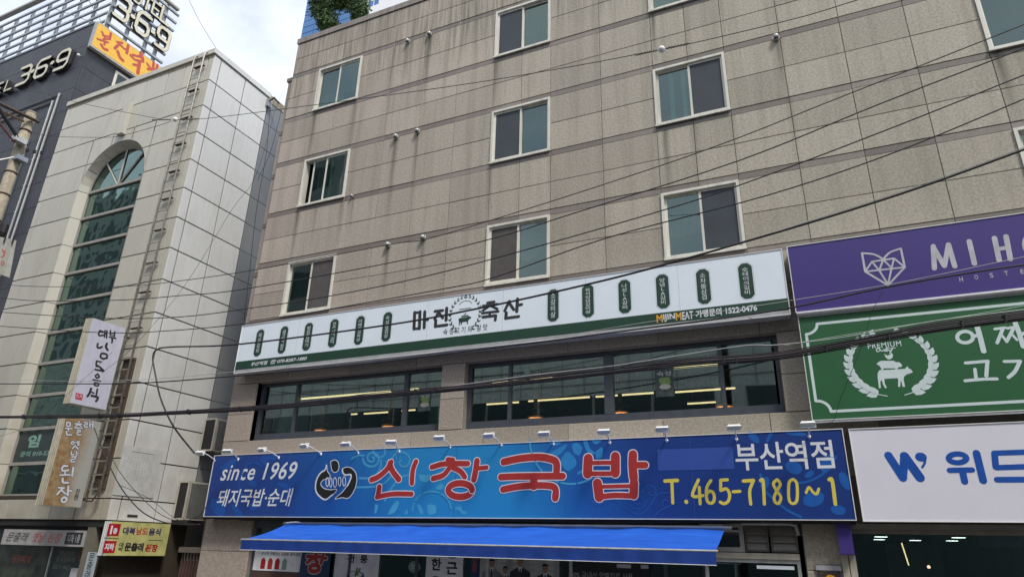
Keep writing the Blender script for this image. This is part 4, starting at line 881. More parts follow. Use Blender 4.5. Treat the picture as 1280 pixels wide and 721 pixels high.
# door and high vents right of the awning
PW = YP(.02)
vf = obj('vent_window', frame_bm(-2.0, -1.30, 2.36, 2.80, .07, -.02, .1), mull, mb); obj('pane', box(-1.93, -1.37, .04, .05, 2.43, 2.73), vinyl_dk, vf); obj('rail', box(-1.93, -1.37, .0, .03, 2.66, 2.69), steel_l, vf)
bm = B(); tube(bm, [(-1.95, -.06, 2.77), (-1.62, -.06, 2.77)], .02, 8); obj('handle', bm, steel_l, vf)
for x0, x1 in ((-1.285, -.93), (-.90, -.50)):
    lf = obj('louvre_window', frame_bm(x0, x1, 2.37, 2.76, .03, -.01, .1), plain('louvre_frame', (.10, .09, .08), .5), mb)
    for i in range(3):
        bm = B(); z = 2.40 + i * .112; a = [bm.verts.new(v) for v in ((x0 + .03, -.005, z), (x1 - .03, -.005, z), (x1 - .03, .03, z + .105), (x0 + .03, .03, z + .105), (x0 + .03, .01, z - .004), (x1 - .03, .01, z - .004), (x1 - .03, .045, z + .101), (x0 + .03, .045, z + .101))]
        for f in ((0, 1, 2, 3), (7, 6, 5, 4), (0, 4, 5, 1), (3, 2, 6, 7), (0, 3, 7, 4), (1, 5, 6, 2)): bm.faces.new([a[i_] for i_ in f])
        obj('louvre', bm, plain('louvre_taupe', (.21, .19, .17), .5), lf)
bm = B(); tube(bm, [(-1.3, -.05, 2.79), (-.6, -.05, 2.79), (-.5, -.06, 2.77), (-.48, -.06, 2.62)], .025, 8); tag(obj('gas_pipe', bm, signgray), 'grey pipe running above the louvre windows and turning down by the stone pillar', 'pipe')
obj('door_header', box(-2.0, -.50, -.02, .1, 2.26, 2.35), plain('cream_header', (.48, .44, .36), .5, dirt=.2), mb)
dr = obj('shop_door', frame_bm(-1.95, -.50, .0, 2.255, .05, .0, .08), steel_l, mb); obj('pane', box(-1.90, -.55, .03, .04, .05, 2.2), g_clear, dr); obj('closer', box(-1.15, -.60, -.01, .03, 2.12, 2.17), lightbox, dr)
t = thing('framed_menu', (-.08, -.04, 1.6), 'small framed food poster on the stone pillar beside the door', 'poster')
obj('frame', box(-.29, .06, -.05, -.03, 1.3, 2.21), frame_dark, t); obj('header', box(-.29, .06, -.056, -.051, 2.13, 2.2), signgray, t); rect(t, plain('menu_dark', (.05, .035, .03), .5, var=.7, scale=25), YP(-.05), -.27, .04, 1.35, 2.12, .001, .002, 'sheet')
polys(t, goldp, YP(-.05), [ring_pts((-.1, 2.04), .06, .03, 10)], 'food_print', .005, px=False)
pb = thing('purple_box_sign', (.18, -.12, 2.36), 'blank dark purple box fixed beside the white lightbox, above beige posts', 'sign')
obj('casing', box(.075, .275, -.2, -.032, 2.36, 2.81), purple, pb)
for x in (.13, .235): obj('post', box(x - .045, x + .045, -.06, -.028, 0, 2.355), plain('beige_post', (.42, .39, .31), .6), mb)
# dark shop at the right
obj('shop_header', box(.28, 9.2, .0, .1, 2.66, 2.72), plain('taupe_header', (.20, .18, .155), .6), mb); obj('shop_header', box(.28, 9.2, -.06, .1, 2.722, 2.80), plain('taupe_header', (.20, .18, .155), .6), mb)
rs = obj('shop_window', box(.29, 9.2, .11, .12, .1, 2.655), g_clear, mb); obj('mullion', box(2.9, 2.97, .07, .15, 0, 2.655), frame_dark, rs)
for i, p in enumerate(((1101, 670), (1099, 673.5), (1144, 674.5), (1198, 671), (1190, 675))):
    q = U(*p, 2, 2.75); l = thing('downlight', q, ['front downlight nearest the purple box', 'rear downlight nearest the purple box', 'single downlight in the middle of the dark shop', 'front downlight at the right of the dark shop', 'rear downlight at the right of the dark shop'][i], 'ceiling light', 'downlights in the ceiling of the dark shop')
    bm = B(); lathe(bm, q, [(.12, -.012), (.12, 0)], 14); obj('lamp', bm, ledw, l); bm = B(); lathe(bm, q, [(.15, -.005), (.15, .01)], 14); obj('rim', bm, steel, l)
a = U(1127, 678, 1, 3.0); c = U(1136, 706, 1, 3.0); bm = B(); tube(bm, [a, c], .012, 6); tag(obj('light_strip', bm, ledg), 'thin slanting line of warm light inside the dark shop', 'light')
q = U(1161, 708, 1, 4.0); bm = B(); bmesh.ops.create_uvsphere(bm, u_segments=8, v_segments=6, radius=.03); tag(obj('indicator_lamp', bm, emis('warm_dot', (1, .5, .4), 2), None, loc=q), 'tiny round lamp glowing inside the dark shop', 'light')
obj('inner_partition', box(1.2, 2.4, 8.5, 8.55, .3, 2.7), plain('inner_grey', (.07, .08, .078), .8), mb)
t = thing('interior_sign', (3.1, 2.2, 2.0), 'dim grey sign panel behind the glass of the dark shop', 'sign'); obj('board', box(2.35, 3.45, 2.9, 2.93, 2.55, 2.85), plain('dim_board', (.10, .12, .13), .7), t); text(t, '위드안경 부산역점', YP(2.9), 2.5, 2.75, 3.3, 2.63, deepblue, .004, .02, px=False)

# ================================================================== WHITE CLAD BUILDING
wb = thing('white_clad_building', (-20.4, 5, 0), 'white panel building with a tall arched green window and rooftop ladder', 'building')
WL, WR = -24.18, -16.66
Z = [17.40 - 1.0085 * i for i in range(15)]            # row joints down to 3.28
AX0, AX1, ASP, ACX, AR = -22.0, -18.8, 13.36, -20.4, 1.6
whole = plain('cladding_joint', (.045, .035, .022), .8)
# backing with opening (the arch cut is made of wedge boxes)
bm = wall_with_holes(WL, WR - .045, 2.75, 17.40, .035, .25, [(AX0, AX1, 3.38, 14.97)]); n = 20
for i in range(n):
    a0, a1 = pi * i / n, pi * (i + 1) / n
    xs_, xe = ACX + AR * cos(a1), ACX + AR * cos(a0); z_ = ASP + AR * max(sin(a0), sin(a1))
    if z_ < 14.95: bx(bm, xs_, xe, .036, .249, z_, 14.97)
obj('wall', bm, whole, wb)
obj('wall_side', box(WR - .25, WR - .03, .25, 2.52, 0, 17.4), whole, wb)
CXS = [WL, -23.98, -22.77, -21.95, -20.88, -19.84, -18.79, -17.97, -17.6, -16.92, WR]
def arch_poly(u0, u1, z0, z1):
    """panel outline minus the arch circle (sampled)"""
    N = 24; pts = []
    for i in range(N + 1):
        u = u0 + (u1 - u0) * i / N; d = AR * AR - (u - ACX) ** 2
        zb = z0
        if d > 0: zb = max(z0, min(z1, ASP + math.sqrt(d) + .01))
        pts.append((u, zb))
    return pts
def arch_slab(u0, u1, z0, z1):
    g = .015; P = arch_poly(u0 + g, u1 - g, z0 + g, z1 - g); z1 -= g
    if all(abs(p[1] - z1) < .03 for p in P): return
    bm = B(); fr = []; 
    for y in (0.005, .035):
        fr.append(([bm.verts.new((a, y, b_)) for a, b_ in P], [bm.verts.new((a, y, z1)) for a, _ in P]))
    for (lo, hi) in fr:
        for i in range(len(P) - 1):
            if P[i][1] < z1 - 1e-3 or P[i + 1][1] < z1 - 1e-3:
                vs = [lo[i], lo[i + 1], hi[i + 1], hi[i]]; bm.faces.new(vs)
    for i in range(len(P) - 1): bm.faces.new([fr[0][0][i], fr[0][0][i + 1], fr[1][0][i + 1], fr[1][0][i]])
    obj('wall_panel', bm, whitep, wb)
for r in range(len(Z) - 1):
    z1, z0 = Z[r], Z[r + 1]
    cols = CXS if z0 > 14.3 else [c for c in CXS]
    for i in range(len(CXS) - 1):
        u0, u1 = CXS[i], CXS[i + 1]
        if z0 < 14.9 and u0 >= -22.0 and u1 <= -18.78 and z1 < ASP + .01: continue
        if z1 <= ASP + .01 and u0 < -22.0 < u1 : pass
        lf, rt = (u0, u1)
        if z1 <= ASP + .5 and abs(u1 - (-21.95)) < .01: rt = AX0
        if z1 < ASP + 1.65 and z1 > ASP + .01 or (z0 < ASP + AR and z1 > ASP + .01):
            if u1 > AX0 and u0 < AX1: arch_slab(u0, u1, z0, z1); continue
        slab('wall_panel', wb, whitep, 'y', .035, lf, rt, z0, z1, gap=.030)
# base course
for u0, u1 in zip((-24.18, -23.0, -21.95, -20.9, -19.84, -18.97, -17.97, -17.0), (-23.0, -21.95, -20.9, -19.84, -18.97, -17.97, -17.0, -16.66)): slab('wall_panel', wb, whitep, 'y', .035, u0, u1, 2.75, Z[-1], gap=.030)
# side: two columns of white panels and corner strip, then grey concrete behind
SYS = [0.0, .30, 1.38, 2.50]
for r in range(len(Z) - 1):
    for i in range(3): slab('side_panel', wb, whites, 'x', WR - .03, SYS[i], SYS[i + 1], Z[r + 1], Z[r], gap=.034)
for i in range(3):
    slab('side_panel', wb, whites, 'x', WR - .03, SYS[i], SYS[i + 1], 2.75, Z[-1], gap=.030)
obj('grey_side_wall', box(WR - .5, WR - .06, 2.52, 11, 0, 17.3), greyp, wb)
for r in range(len(Z) - 1):
    for y0, y1 in ((2.53, 3.7), (3.7, 4.9), (4.9, 6.1)): slab('concrete_panel', wb, greyp, 'x', WR - .06, y0, y1, Z[r + 1], Z[r], gap=.012)
# coping in lengths
for u0, u1 in ((WL - .03, -22.84), (-22.84, -22.03), (-22.03, -20.97), (-20.97, -19.9), (-19.9, -18.84), (-18.84, -17.85), (-17.85, WR + .04)): slab('coping', wb, whitep, 'y', .0, u0, u1, 17.42, 17.63, gap=.012, th=.06, jit=0)
for y0, y1 in ((-.06, .5), (.5, 1.5), (1.5, 2.55)): slab('coping', wb, whites, 'x', WR - .01, y0, y1, 17.42, 17.63, gap=.012, th=.06, jit=0)
obj('roof', box(WL, WR - .01, .0, 11, 17.3, 17.6), concrete, wb); obj('rear_wall', box(WL, WR - .5, 10.9, 11, 0, 17.3), greyp, wb); obj('side_wall', box(WL, WL + .1, .3, 10.9, 0, 17.3), greyp, wb)
# keystone fin
slab('keystone', wb, whitep, 'y', .0, -20.56, -20.24, 15.18, 16.43, gap=.0, th=.14, jit=0)
# splayed reveal of the arched window
DP = .30; IN = .14
outl = [(AX0, 3.38)] + [(AX0, zz) for zz in (ASP,)] + [(ACX + AR * cos(radians(a)), ASP + AR * sin(radians(a))) for a in range(170, 0, -10)] + [(AX1, ASP), (AX1, 3.38)]
k = (AR - IN) / AR
inn = [(ACX + (x - ACX) * k, ASP + (z - ASP) * k if z > ASP else z) for x, z in outl]
bm = B(); a = [bm.verts.new((x, .004, z)) for x, z in outl]; c = [bm.verts.new((x, DP, z)) for x, z in inn]
for i in range(len(a) - 1): bm.faces.new([a[i], a[i + 1], c[i + 1], c[i]])
obj('reveal', bm, whitep, wb)
for r in range(len(Z)):
    if 3.4 < Z[r] < ASP + .1:
        for x0, x1 in ((AX0, AX0 + IN), (AX1, AX1 - IN)):
            bm = B(); v = [bm.verts.new(p) for p in ((x0, .0, Z[r] - .009), (x1, DP - .004, Z[r] - .009), (x1, DP - .004, Z[r] + .009), (x0, .0, Z[r] + .009))]; bm.faces.new(v); obj('reveal_joint', bm, whole, wb)
for a_ in (32, 62, 92, 122, 150):
    ca, sa = cos(radians(a_)), sin(radians(a_)); bm = B(); tube(bm, [(ACX + AR * ca, .003, ASP + AR * sa), (ACX + AR * k * ca, DP, ASP + AR * k * sa)], .009, 4); obj('reveal_joint', bm, whole, wb)
gw = obj('arched_window', B(), mull, wb)
ix0, ix1 = ACX - AR * k, ACX + AR * k
edges = [3.40] + sorted([z for z in Z if 3.5 < z < ASP + .1])
for i in range(len(edges) - 1):
    obj('pane', box(ix0 + .03, ix1 - .03, DP + .02, DP + .03, edges[i] + .03, edges[i + 1] - .03), g_green, gw)
for z in edges: obj('transom', box(ix0 + .05, ix1 - .05, DP - .05, DP + .04, z - .045, z + .045), mull, gw)
for x in (ix0, ix1 - .05): obj('jamb', box(x, x + .05, DP - .03, DP + .04, 3.4, ASP), mull, gw)
rp = AR * k
bm = B(); bm.faces.new([bm.verts.new((ACX + rp * cos(radians(a)), DP + .025, ASP + rp * sin(radians(a)))) for a in range(0, 181, 10)]); obj('pane', bm, g_green, gw)
for a_ in (50, 90, 130):
    bm = B(); tube(bm, [(ACX, DP, ASP + .03), (ACX + rp * cos(radians(a_)), DP, ASP + rp * sin(radians(a_)))], .035, 4); obj('mullion', bm, mull, gw)
bm = B(); tube(bm, [(ACX + (rp - .02) * cos(radians(a)), DP, ASP + (rp - .02) * sin(radians(a))) for a in range(0, 181, 10)], .03, 5); obj('arch_frame', bm, mull, gw)
obj('stairwell_back', box(ix0 - .2, ix1 + .2, 2.4, 2.5, 3, 15.2), plain('stairwell_green', (.16, .21, .18), .8, scale=2, var=.3), wb)
for i in range(5): obj('landing', box(ix0 - .2, ix1 + .2, 1.0, 2.4, 4.2 + 2.15 * i, 4.4 + 2.15 * i), curtain, wb)
P3 = YP(DP + .012)
rect(gw, vinyl_dk, P3, ix0 + .06, ix1 - .06, 4.33, 5.22, .003, .002, 'lettering_film')
text(gw, '임', P3, *(35, 543, 50, 559), whitegr if 0 else plain('mint_letter', (.22, .40, .32), .5), .009, .05); text(gw, '문의 010-57', P3, 26, 563, 62, 570, plain('mint_letter', (.22, .40, .32), .5), .009, .02)
# storefront below
wsf = obj('shop_front', box(WL, -17.1, .35, .4, 0, 2.6), vinyl_dk, wb)
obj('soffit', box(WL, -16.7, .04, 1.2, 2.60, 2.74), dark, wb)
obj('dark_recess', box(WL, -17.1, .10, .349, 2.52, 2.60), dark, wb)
obj('corner_pier', box(-17.35, -17.05, .05, .34, 0, 2.6), plain('pier_taupe', (.17, .15, .12), .7, dirt=.4), wb)
for x in (-23.6, -21.6, -19.0, -17.45): obj('mullion', box(x, x + .05, .31, .349, 0, 2.08), steel_l, wsf)
t = thing('brush_letter_signboard', (-19.1, .05, 2.1), 'grey signboard with black and red brush letters over the dark shop front', 'sign')
obj('casing', box(-20.82, -17.42, .06, .12, 2.11, 2.50), plain('board_grey', (.40, .38, .38), .5, dirt=.2), t); p = YP(.06)
text(t, '문출래', p, *(7, 0), 0, 0, ink, .005) if 0 else None
text(t, '문출래', p, -20.62, 2.43, -19.68, 2.19, ink, .005, .01, .25, px=False, split=.0); text(t, '옛날', p, -19.5, 2.43, -18.98, 2.19, redbrush, .005, .01, .25, px=False, split=.0); text(t, '된장', p, -18.85, 2.43, -18.3, 2.19, redbrush, .005, .01, .25, px=False, split=.0)
rect(t, blackp, p, -18.15, -17.5, 2.16, 2.45, .003, .003, 'badge'); text(t, '지하 1층', p, -18.08, 2.41, -17.57, 2.2, signgray, .009, .02, 0, px=False)
# things printed on the shop glass
p = YP(.346); t = thing('menu_vinyl', (-18.3, .34, 1.5), 'dark glass vinyl with pale menu letters and an oval food picture', 'poster')
rect(t, vinyl_dk, p, -19.0, -17.5, .5, 2.08, .002, .002, 'sheet'); text(t, '옛날된장\n청국장찌개', p, -18.75, 2.0, -18.0, 1.72, plain('faint_letter', (.16, .17, .12), .5), .006, .01, px=False); text(t, '051-463', p, -18.8, 1.66, -18.1, 1.55, plain('faint_letter', (.16, .17, .12), .5), .006, .01, px=False)
polys(t, plain('food_brown', (.10, .05, .02), .5, scale=20, var=.7), p, [ring_pts((-17.75, 1.92), .2, .2, 16)], 'food_print', .006, px=False); rect(t, silver_pr, p, -18.05, -17.6, .9, 1.6, .005, .002, 'note')
t = thing('pink_letter_vinyl', (-20.4, .34, 1.5), 'faint red letters over a washed out landscape on the far left shop glass', 'poster'); rect(t, plain('washed_vinyl', (.05, .06, .045), .3, scale=3, var=.7), p, -21.5, -19.1, .5, 2.08, .002, .002, 'sheet'); text(t, '된장찌개', p, -20.6, 1.85, -19.8, 1.65, redbrush, .006, .0, .1, px=False)
t = thing('door_banner', (-16.95, -.02, 1.2), 'narrow pale blue vertical banner with black brush letters below the yellow sign', 'banner')
obj('sheet', box(-17.02, -16.66, -.03, -.005, 0.3, 2.0), plain('pale_blue_sheet', (.38, .45, .48), .6), t); text(t, '문\n출\n래', YP(-.03), -16.95, 1.98, -16.74, 1.40, ink, .004, .01, .1, px=False)

# ladder -------------------------------------------------------------------
ld = thing('roof_ladder', (-17.18, -.15, 3.4), 'long steel ladder fixed up the full height of the white building', 'ladder')
for x in (-17.41, -16.95):
    bm = B(); tube(bm, [(x, -.16, 3.3), (x, -.16, 17.35), (x, -.12, 17.5), (x, .1, 17.58), (x, .4, 17.55)], .027, 8); obj('rail', bm, ladder_m, ld, True)
rng = B(); tube(rng, [(-.23, 0, 0), (.23, 0, 0)], .013, 6); rme = mesh_of(rng, 'rung', ladder_m)
brk = B(); bx(brk, -.22, .22, .03, .12, -.012, .012); bme = mesh_of(brk, 'bracket', rusty)
for i in range(40): inst('rung', rme, ld, (-17.18, -.16, 3.5 + .35 * i))
for i in range(14): inst('bracket', bme, ld, (-17.18, -.15, 3.9 + 1.0085 * i + random.uniform(-.08, .08)))
bm = B(); bx(bm, -17.40, -16.96, -.06, -.0, 3.5, 7.0); obj('dark_channel', bm, rusty, ld)
bm = B(); pts = [(-17.38, -.18, 3.7), (-17.38, -.2, 3.35), (-17.3, -.2, 3.2), (-17.1, -.2, 3.2), (-16.98, -.2, 3.35), (-16.98, -.18, 3.7)]; tube(bm, pts, .02, 6); obj('hoop', bm, rusty, ld)

# projecting signs -----------------------------------------------------------
def projsign(name, X, y0, y1, z0, z1, facem, label, th=.26):
    t = thing(name, (X, (y0 + y1) / 2, z0), label, 'sign')
    obj('casing', box(X - th, X - .004, y0, y1, z0, z1), plain('sign_edge_ivory', (.50, .47, .38), .5, dirt=.4), t)
    obj('face', box(X - .003, X, y0 + .01, y1 - .01, z0 + .01, z1 - .01), facem, t)
    bm = B()
    for x in (X - th, X - th * .66, X - th * .33, X - .012): bx(bm, x - .006, x + .006, y0 - .015, y0, z0, z1)
    obj('edge_rib', bm, plain('sign_edge_ivory', (.50, .47, .38), .5), t)
    bm = B(); tube(bm, [(X - th / 2, y1, z1 - .2), (X - th / 2, .0, z1 - .2)], .025, 6); tube(bm, [(X - th / 2, y1, z0 + .2), (X - th / 2, .0, z0 + .2)], .025, 6); obj('bracket', bm, rusty, t)
    return t
A = projsign('projecting_lightbox', -17.37, -1.23, -.24, 5.53, 7.84, lilac, 'upper projecting pale lilac lightbox with black brush letters and a red seal')
pA = XP(-17.37); q = lambda x, y: (75 + x * .1804, 390 + y * .1804); sq = .1804
BR = [  # 대
    ([(282, 128), (268, 145), (272, 162), (300, 160)], 4.5), ([(272, 130), (300, 135)], 4), ([(312, 128), (308, 172)], 4), ([(325, 130), (322, 178)], 4.5), ([(310, 150), (324, 150)], 3.5),
    # 복
    ([(350, 128), (348, 158)], 4), ([(380, 135), (376, 168)], 4), ([(350, 145), (378, 150)], 3), ([(350, 160), (378, 166)], 3), ([(342, 172), (386, 182)], 4), ([(358, 188), (364, 192), (358, 212)], 4.5),
    # 남
    ([(262, 218), (258, 240), (272, 248), (292, 240)], 5), ([(325, 218), (318, 240), (330, 262)], 6), ([(285, 290), (280, 310), (300, 322), (326, 316)], 5), ([(290, 285), (322, 292), (326, 316)], 5),
    # 도
    ([(255, 338), (250, 360), (262, 372)], 4.5), ([(258, 340), (285, 345)], 4), ([(250, 372), (278, 380)], 4.5), ([(280, 385), (302, 405)], 5.5), ([(246, 398), (302, 408)], 5),
    # 음
    ([(262, 428), (246, 440), (255, 455), (272, 448), (262, 428)], 4.5), ([(230, 468), (280, 478)], 4.5), ([(240, 488), (238, 504), (262, 510), (268, 495), (242, 488)], 4),
    # 식
    ([(215, 530), (205, 560), (190, 582)], 6), ([(212, 552), (235, 560)], 4), ([(258, 535), (252, 570)], 5), ([(218, 578), (262, 590), (250, 616)], 6)]
strokes(A, ink, pA, [([q(*p) for p in a], r * sq * 1.45) for a, r in BR], 'lettering', .004, groups=(5, 7, 4, 5, 3, 4))
strokes(A, plain('seal_red', (.5, .05, .06), .5), pA, [([q(*p) for p in a], 4.5 * sq) for a in ([(112, 562), (155, 572)], [(155, 572), (150, 606)], [(150, 606), (108, 598)], [(108, 598), (112, 562)], [(120, 582), (132, 575), (140, 588)], [(120, 592), (143, 596)])], 'seal', .004, smooth=False)
t2 = NT('mottled_tan_print'); n1 = t2.noise(7, detail=6, rough=.7); n2 = t2.noise(1.5); Xp = t2.xyz()
mk = t2.ramp(t2.math('ADD', t2.math('MULTIPLY', t2.math('ADD', Xp[1], 1.2), .9), t2.math('MULTIPLY', n2, .5)), .65, 1.0)
tan = t2.done(t2.mix(mk, t2.mix(t2.ramp(n1, .35, .7), (.22, .115, .045), (.40, .30, .17)), (.36, .36, .33)), .6)
Bs = projsign('projecting_board_sign', -17.47, -1.18, -.2, 3.04, 5.22, tan, 'lower projecting sign, mottled tan with white outlined brush letters, rusty edge')
pB = XP(-17.47); q2 = lambda x, y: (40 + x * .1804, 510 + y * .1804)
BB = [([(240, 98), (262, 100), (262, 122), (240, 120), (240, 98)], 5), ([(232, 138), (275, 140)], 5), ([(252, 142), (250, 156)], 4), ([(238, 160), (242, 182), (272, 184)], 5.5),
      ([(318, 92), (330, 95)], 4), ([(298, 106), (345, 110)], 4.5), ([(322, 110), (300, 124)], 4), ([(322, 112), (342, 126)], 4), ([(295, 134), (350, 138)], 4.5), ([(312, 150), (335, 152), (332, 162), (312, 164), (316, 182), (338, 182)], 4.5),
      ([(362, 98), (382, 100), (380, 112), (362, 114), (364, 128), (385, 128)], 4.5), ([(400, 92), (400, 130)], 4.5), ([(422, 92), (420, 134)], 5), ([(402, 112), (420, 112)], 4),
      ([(282, 228), (270, 240), (282, 250), (292, 238), (282, 228)], 4.5), ([(300, 235), (312, 236)], 3.5), ([(316, 225), (316, 256)], 4), ([(326, 228), (324, 256)], 4), ([(298, 258), (280, 278)], 5), ([(300, 262), (318, 280)], 5),
      ([(274, 298), (272, 320), (290, 320)], 4.5), ([(308, 296), (306, 330)], 4.5), ([(308, 312), (322, 312)], 4), ([(275, 336), (300, 336), (296, 350), (272, 354), (272, 370), (298, 368)], 4.5),
      ([(222, 398), (208, 412), (212, 432), (250, 428)], 7), ([(222, 398), (245, 400)], 6), ([(228, 436), (228, 455)], 6), ([(195, 462), (262, 460)], 6), ([(286, 410), (278, 468)], 7.5), ([(212, 485), (214, 512), (250, 515)], 7.5),
      ([(182, 548), (222, 552)], 6), ([(208, 556), (175, 594)], 7), ([(208, 570), (232, 592)], 6), ([(252, 540), (246, 600)], 8), ([(252, 570), (275, 572)], 6), ([(222, 614), (204, 630), (210, 648), (232, 645), (240, 625), (222, 614)], 7)]
BB = [([q2(*p) for p in a], r * sq) for a, r in BB]
GB = (4, 6, 5, 6, 4, 6, 6)
print('BB', len(BB), sum(GB))
strokes(Bs, ink, pB, [(a, r * 1.15 + .55) for a, r in BB], 'letter_outline', .004, groups=GB); strokes(Bs, plain('pale_letter', (.60, .62, .68), .5), pB, [(a, r * 1.1) for a, r in BB], 'lettering', .0105, groups=GB)
text(Bs, '진\n한', pB, *q2(296, 556), *q2(328, 636), ink, .006, .03)
# yellow two storey directory sign on the side wall
Ys = thing('directory_sign', (-16.5, .85, 1.93), 'pale yellow directory sign with two red badges listing ground floor and basement', 'sign')
XA = -16.40; obj('casing', box(WR, XA - .004, -.02, 1.72, 1.93, 2.73), plain('sign_edge_ivory2', (.55, .52, .46), .5, dirt=.3), Ys); obj('face', box(XA - .003, XA, -.02, 1.72, 1.93, 2.73), pale_yel, Ys)
bm = B()
for x in (WR + .03, WR + .1, WR + .17, XA - .02): bx(bm, x - .008, x + .008, -.04, -.021, 1.93, 2.73)
obj('edge_rib', bm, whitepr, Ys)
pY = XP(XA); q3 = lambda x, y: (110 + x * .1262, 630 + y * .1262)
def rbox(par, m, pl, l, t_, r, b_, off): u0, v1 = pl.uv((l, (t_ + b_) / 2)); u1 = pl.uv((r, (t_ + b_) / 2))[0]; v1 = pl.uv(((l + r) / 2, t_))[1]; v0 = pl.uv(((l + r) / 2, b_))[1]; rect(par, m, pl, u0, u1, v0, v1, off, .003, 'badge')
rbox(Ys, signred, pY, *q3(195, 190), *q3(315, 312), .003); rbox(Ys, signred, pY, *q3(152, 360), *q3(272, 480), .003)
text(Ys, '1', pY, *q3(222, 208), *q3(240, 295), whitepr, .009, .02); text(Ys, '층', pY, *q3(248, 232), *q3(290, 292), whitepr, .009, .04); text(Ys, '지하', pY, *q3(165, 385), *q3(258, 455), whitepr, .009, .04)
text(Ys, '대복', pY, *q3(345, 225), *q3(470, 300), plain('navy_letter', (.05, .04, .12), .5), .005, .04); text(Ys, '남도', pY, *q3(478, 228), *q3(595, 303), redbrush, .005, .04); text(Ys, '음식', pY, *q3(602, 235), *q3(722, 308), plain('navy_letter', (.05, .04, .12), .5), .005, .04)
text(Ys, '대\n박', pY, *q3(305, 378), *q3(350, 465), ink, .005, .03); text(Ys, '문출래', pY, *q3(362, 378), *q3(550, 465), ink, .005, .045); text(Ys, '된장', pY, *q3(568, 392), *q3(690, 470), signred, .005, .04)
strokes(Ys, ink, pY, [([q3(162, 332), q3(300, 338)], 4 * .126), ([q3(600, 352), q3(735, 358)], 3 * .126)], 'rule', .005, smooth=False)
# faded notice banner on the side wall
t = thing('faded_notice', (-16.64, .55, 3.35), 'faded white notice sheet with rows of tiny grey marks on the white side wall', 'notice')
obj('sheet', box(WR + .01, WR + .018, -.0, 1.2, 3.37, 4.62), plain('weathered_sheet', (.52, .52, .50), .6, scale=3, var=.12), t)
bm = B()
for i in range(11):
    for j in range(14):
        if random.random() < .55: y = .1 + i * .095; z = 3.5 + j * .065; bx(bm, WR + .0185, WR + .0195, y, y + .012, z, z + random.uniform(.012, .05))
bx(bm, WR + .0185, WR + .0195, .25, .95, 4.48, 4.5); tag(obj('small_writing', bm, plain('faint_grey_ink', (.25, .25, .24), .7), t), kind='stuff')
obj('dark_slot', box(WR + .0, WR + .014, .55, .85, 2.86, 2.92), dark, wb)

# air conditioners in the alley --------------------------------------------------
def aircon(x0, x1, y0, y1, z0, z1, label):
    t = thing('air_conditioner', ((x0 + x1) / 2, (y0 + y1) / 2, z0), label, 'air conditioner', 'outdoor units on the alley wall')
    ivory = plain('aircon_ivory', (.48, .46, .40), .5, dirt=.4)
    obj('body', box(x0 + .05, x1 - .02, y0 + .04, y1, z0, z1), ivory, t)
    obj('rim', frame_bm(x0, x1, z0 - .01, z1 + .01, .05, y0, y0 + .038), ivory, t); obj('coil', box(x0 + .051, x1 - .051, y0 + .012, y0 + .03, z0 + .04, z1 - .04), black, t)
    bm = B()
    for i in range(22): z = z0 + .06 + i * (z1 - z0 - .12) / 21; bx(bm, x1 - .02, x1 - .005, y0 + .1, y1 - .06, z, z + .012)
    obj('grille', bm, steel, t); bm = B(); bx(bm, x0 - .1, x1, y0 + .1, y0 + .14, z0 - .06, z0 - .001); bx(bm, x0 - .1, x1, y1 - .14, y1 - .1, z0 - .06, z0 - .001); obj('bracket', bm, rusty, t)
aircon(-16.62, -16.13, 2.37, 3.3, 4.78, 5.72, 'upper air conditioner unit in the alley, above the end of the blue sign')
aircon(-16.62, -16.2, 1.9, 2.8, 2.86, 3.88, 'lower air conditioner unit hanging in the alley beside the yellow sign')
t = thing('alley_gate', (-14.9, 2.5, 0), 'dim reddish barred gate with a beam across the alley', 'gate')
obj('beam', box(-16.6, -13.0, 2.3, 2.5, 2.02, 2.16), plain('beam_taupe', (.22, .19, .16), .7, dirt=.3), t); obj('panel', box(-16.6, -13.0, 2.44, 2.46, 0, 1.8), plain('gate_brown', (.10, .075, .065), .8), t)
gb = B(); bx(gb, -.02, .02, -.02, .02, 0, 2.0); gme = mesh_of(gb, 'bar', plain('gate_red', (.16, .09, .075), .7))
for i in range(30): inst('bar', gme, t, (-16.5 + i * .118, 2.4, .02))
obj('alley_wall', box(-16.6, -13.0, 5.8, 6.0, 0, 3.0), dark, wb); obj('alley_canopy', box(-16.55, -13.01, 2.6, 5.8, 2.95, 3.05), dark, wb)
bm = B(); tube(bm, [(-15.7, 2.3, 2.9), (-15.7, 2.3, 2.2)], .06, 8); tag(obj('drain_pipe', bm, rusty), 'short rusty pipe hanging in the dark alley beside the yellow sign', 'pipe')

# ================================================================== DARK MOTEL
mo = thing('slate_motel', (-29, 5, 0), 'dark slate motel tower with steel louvre frame and cream number letters', 'building')
MX = -24.22
obj('wall', box(-42, MX - .031, .035, 12, 0, 21.45), plain('slate_joint', (.03, .03, .035), .7), mo)
for r in range(22):
    z1 = 21.45 - r * 1.03; z0 = max(z1 - 1.03, 0)
    for i in range(5):
        if z1 < 8 and i > 1: continue
        slab('slate_panel', mo, slate, 'y', .035, MX - 1.9 * (i + 1), MX - 1.9 * i, z0, z1, gap=.006, th=.02, jit=.001)
for r in range(5):
    for i in range(4): slab('slate_panel', mo, slate, 'x', MX - .031, .05 + 1.5 * i, 1.55 + 1.5 * i, 21.45 - 1.03 * (r + 1), 21.45 - 1.03 * r, gap=.008, th=.02, jit=.001)
obj('coping', box(-42, MX + .01, -.01, 12, 21.455, 21.55), plain('slate_coping', (.10, .105, .12), .5), mo)
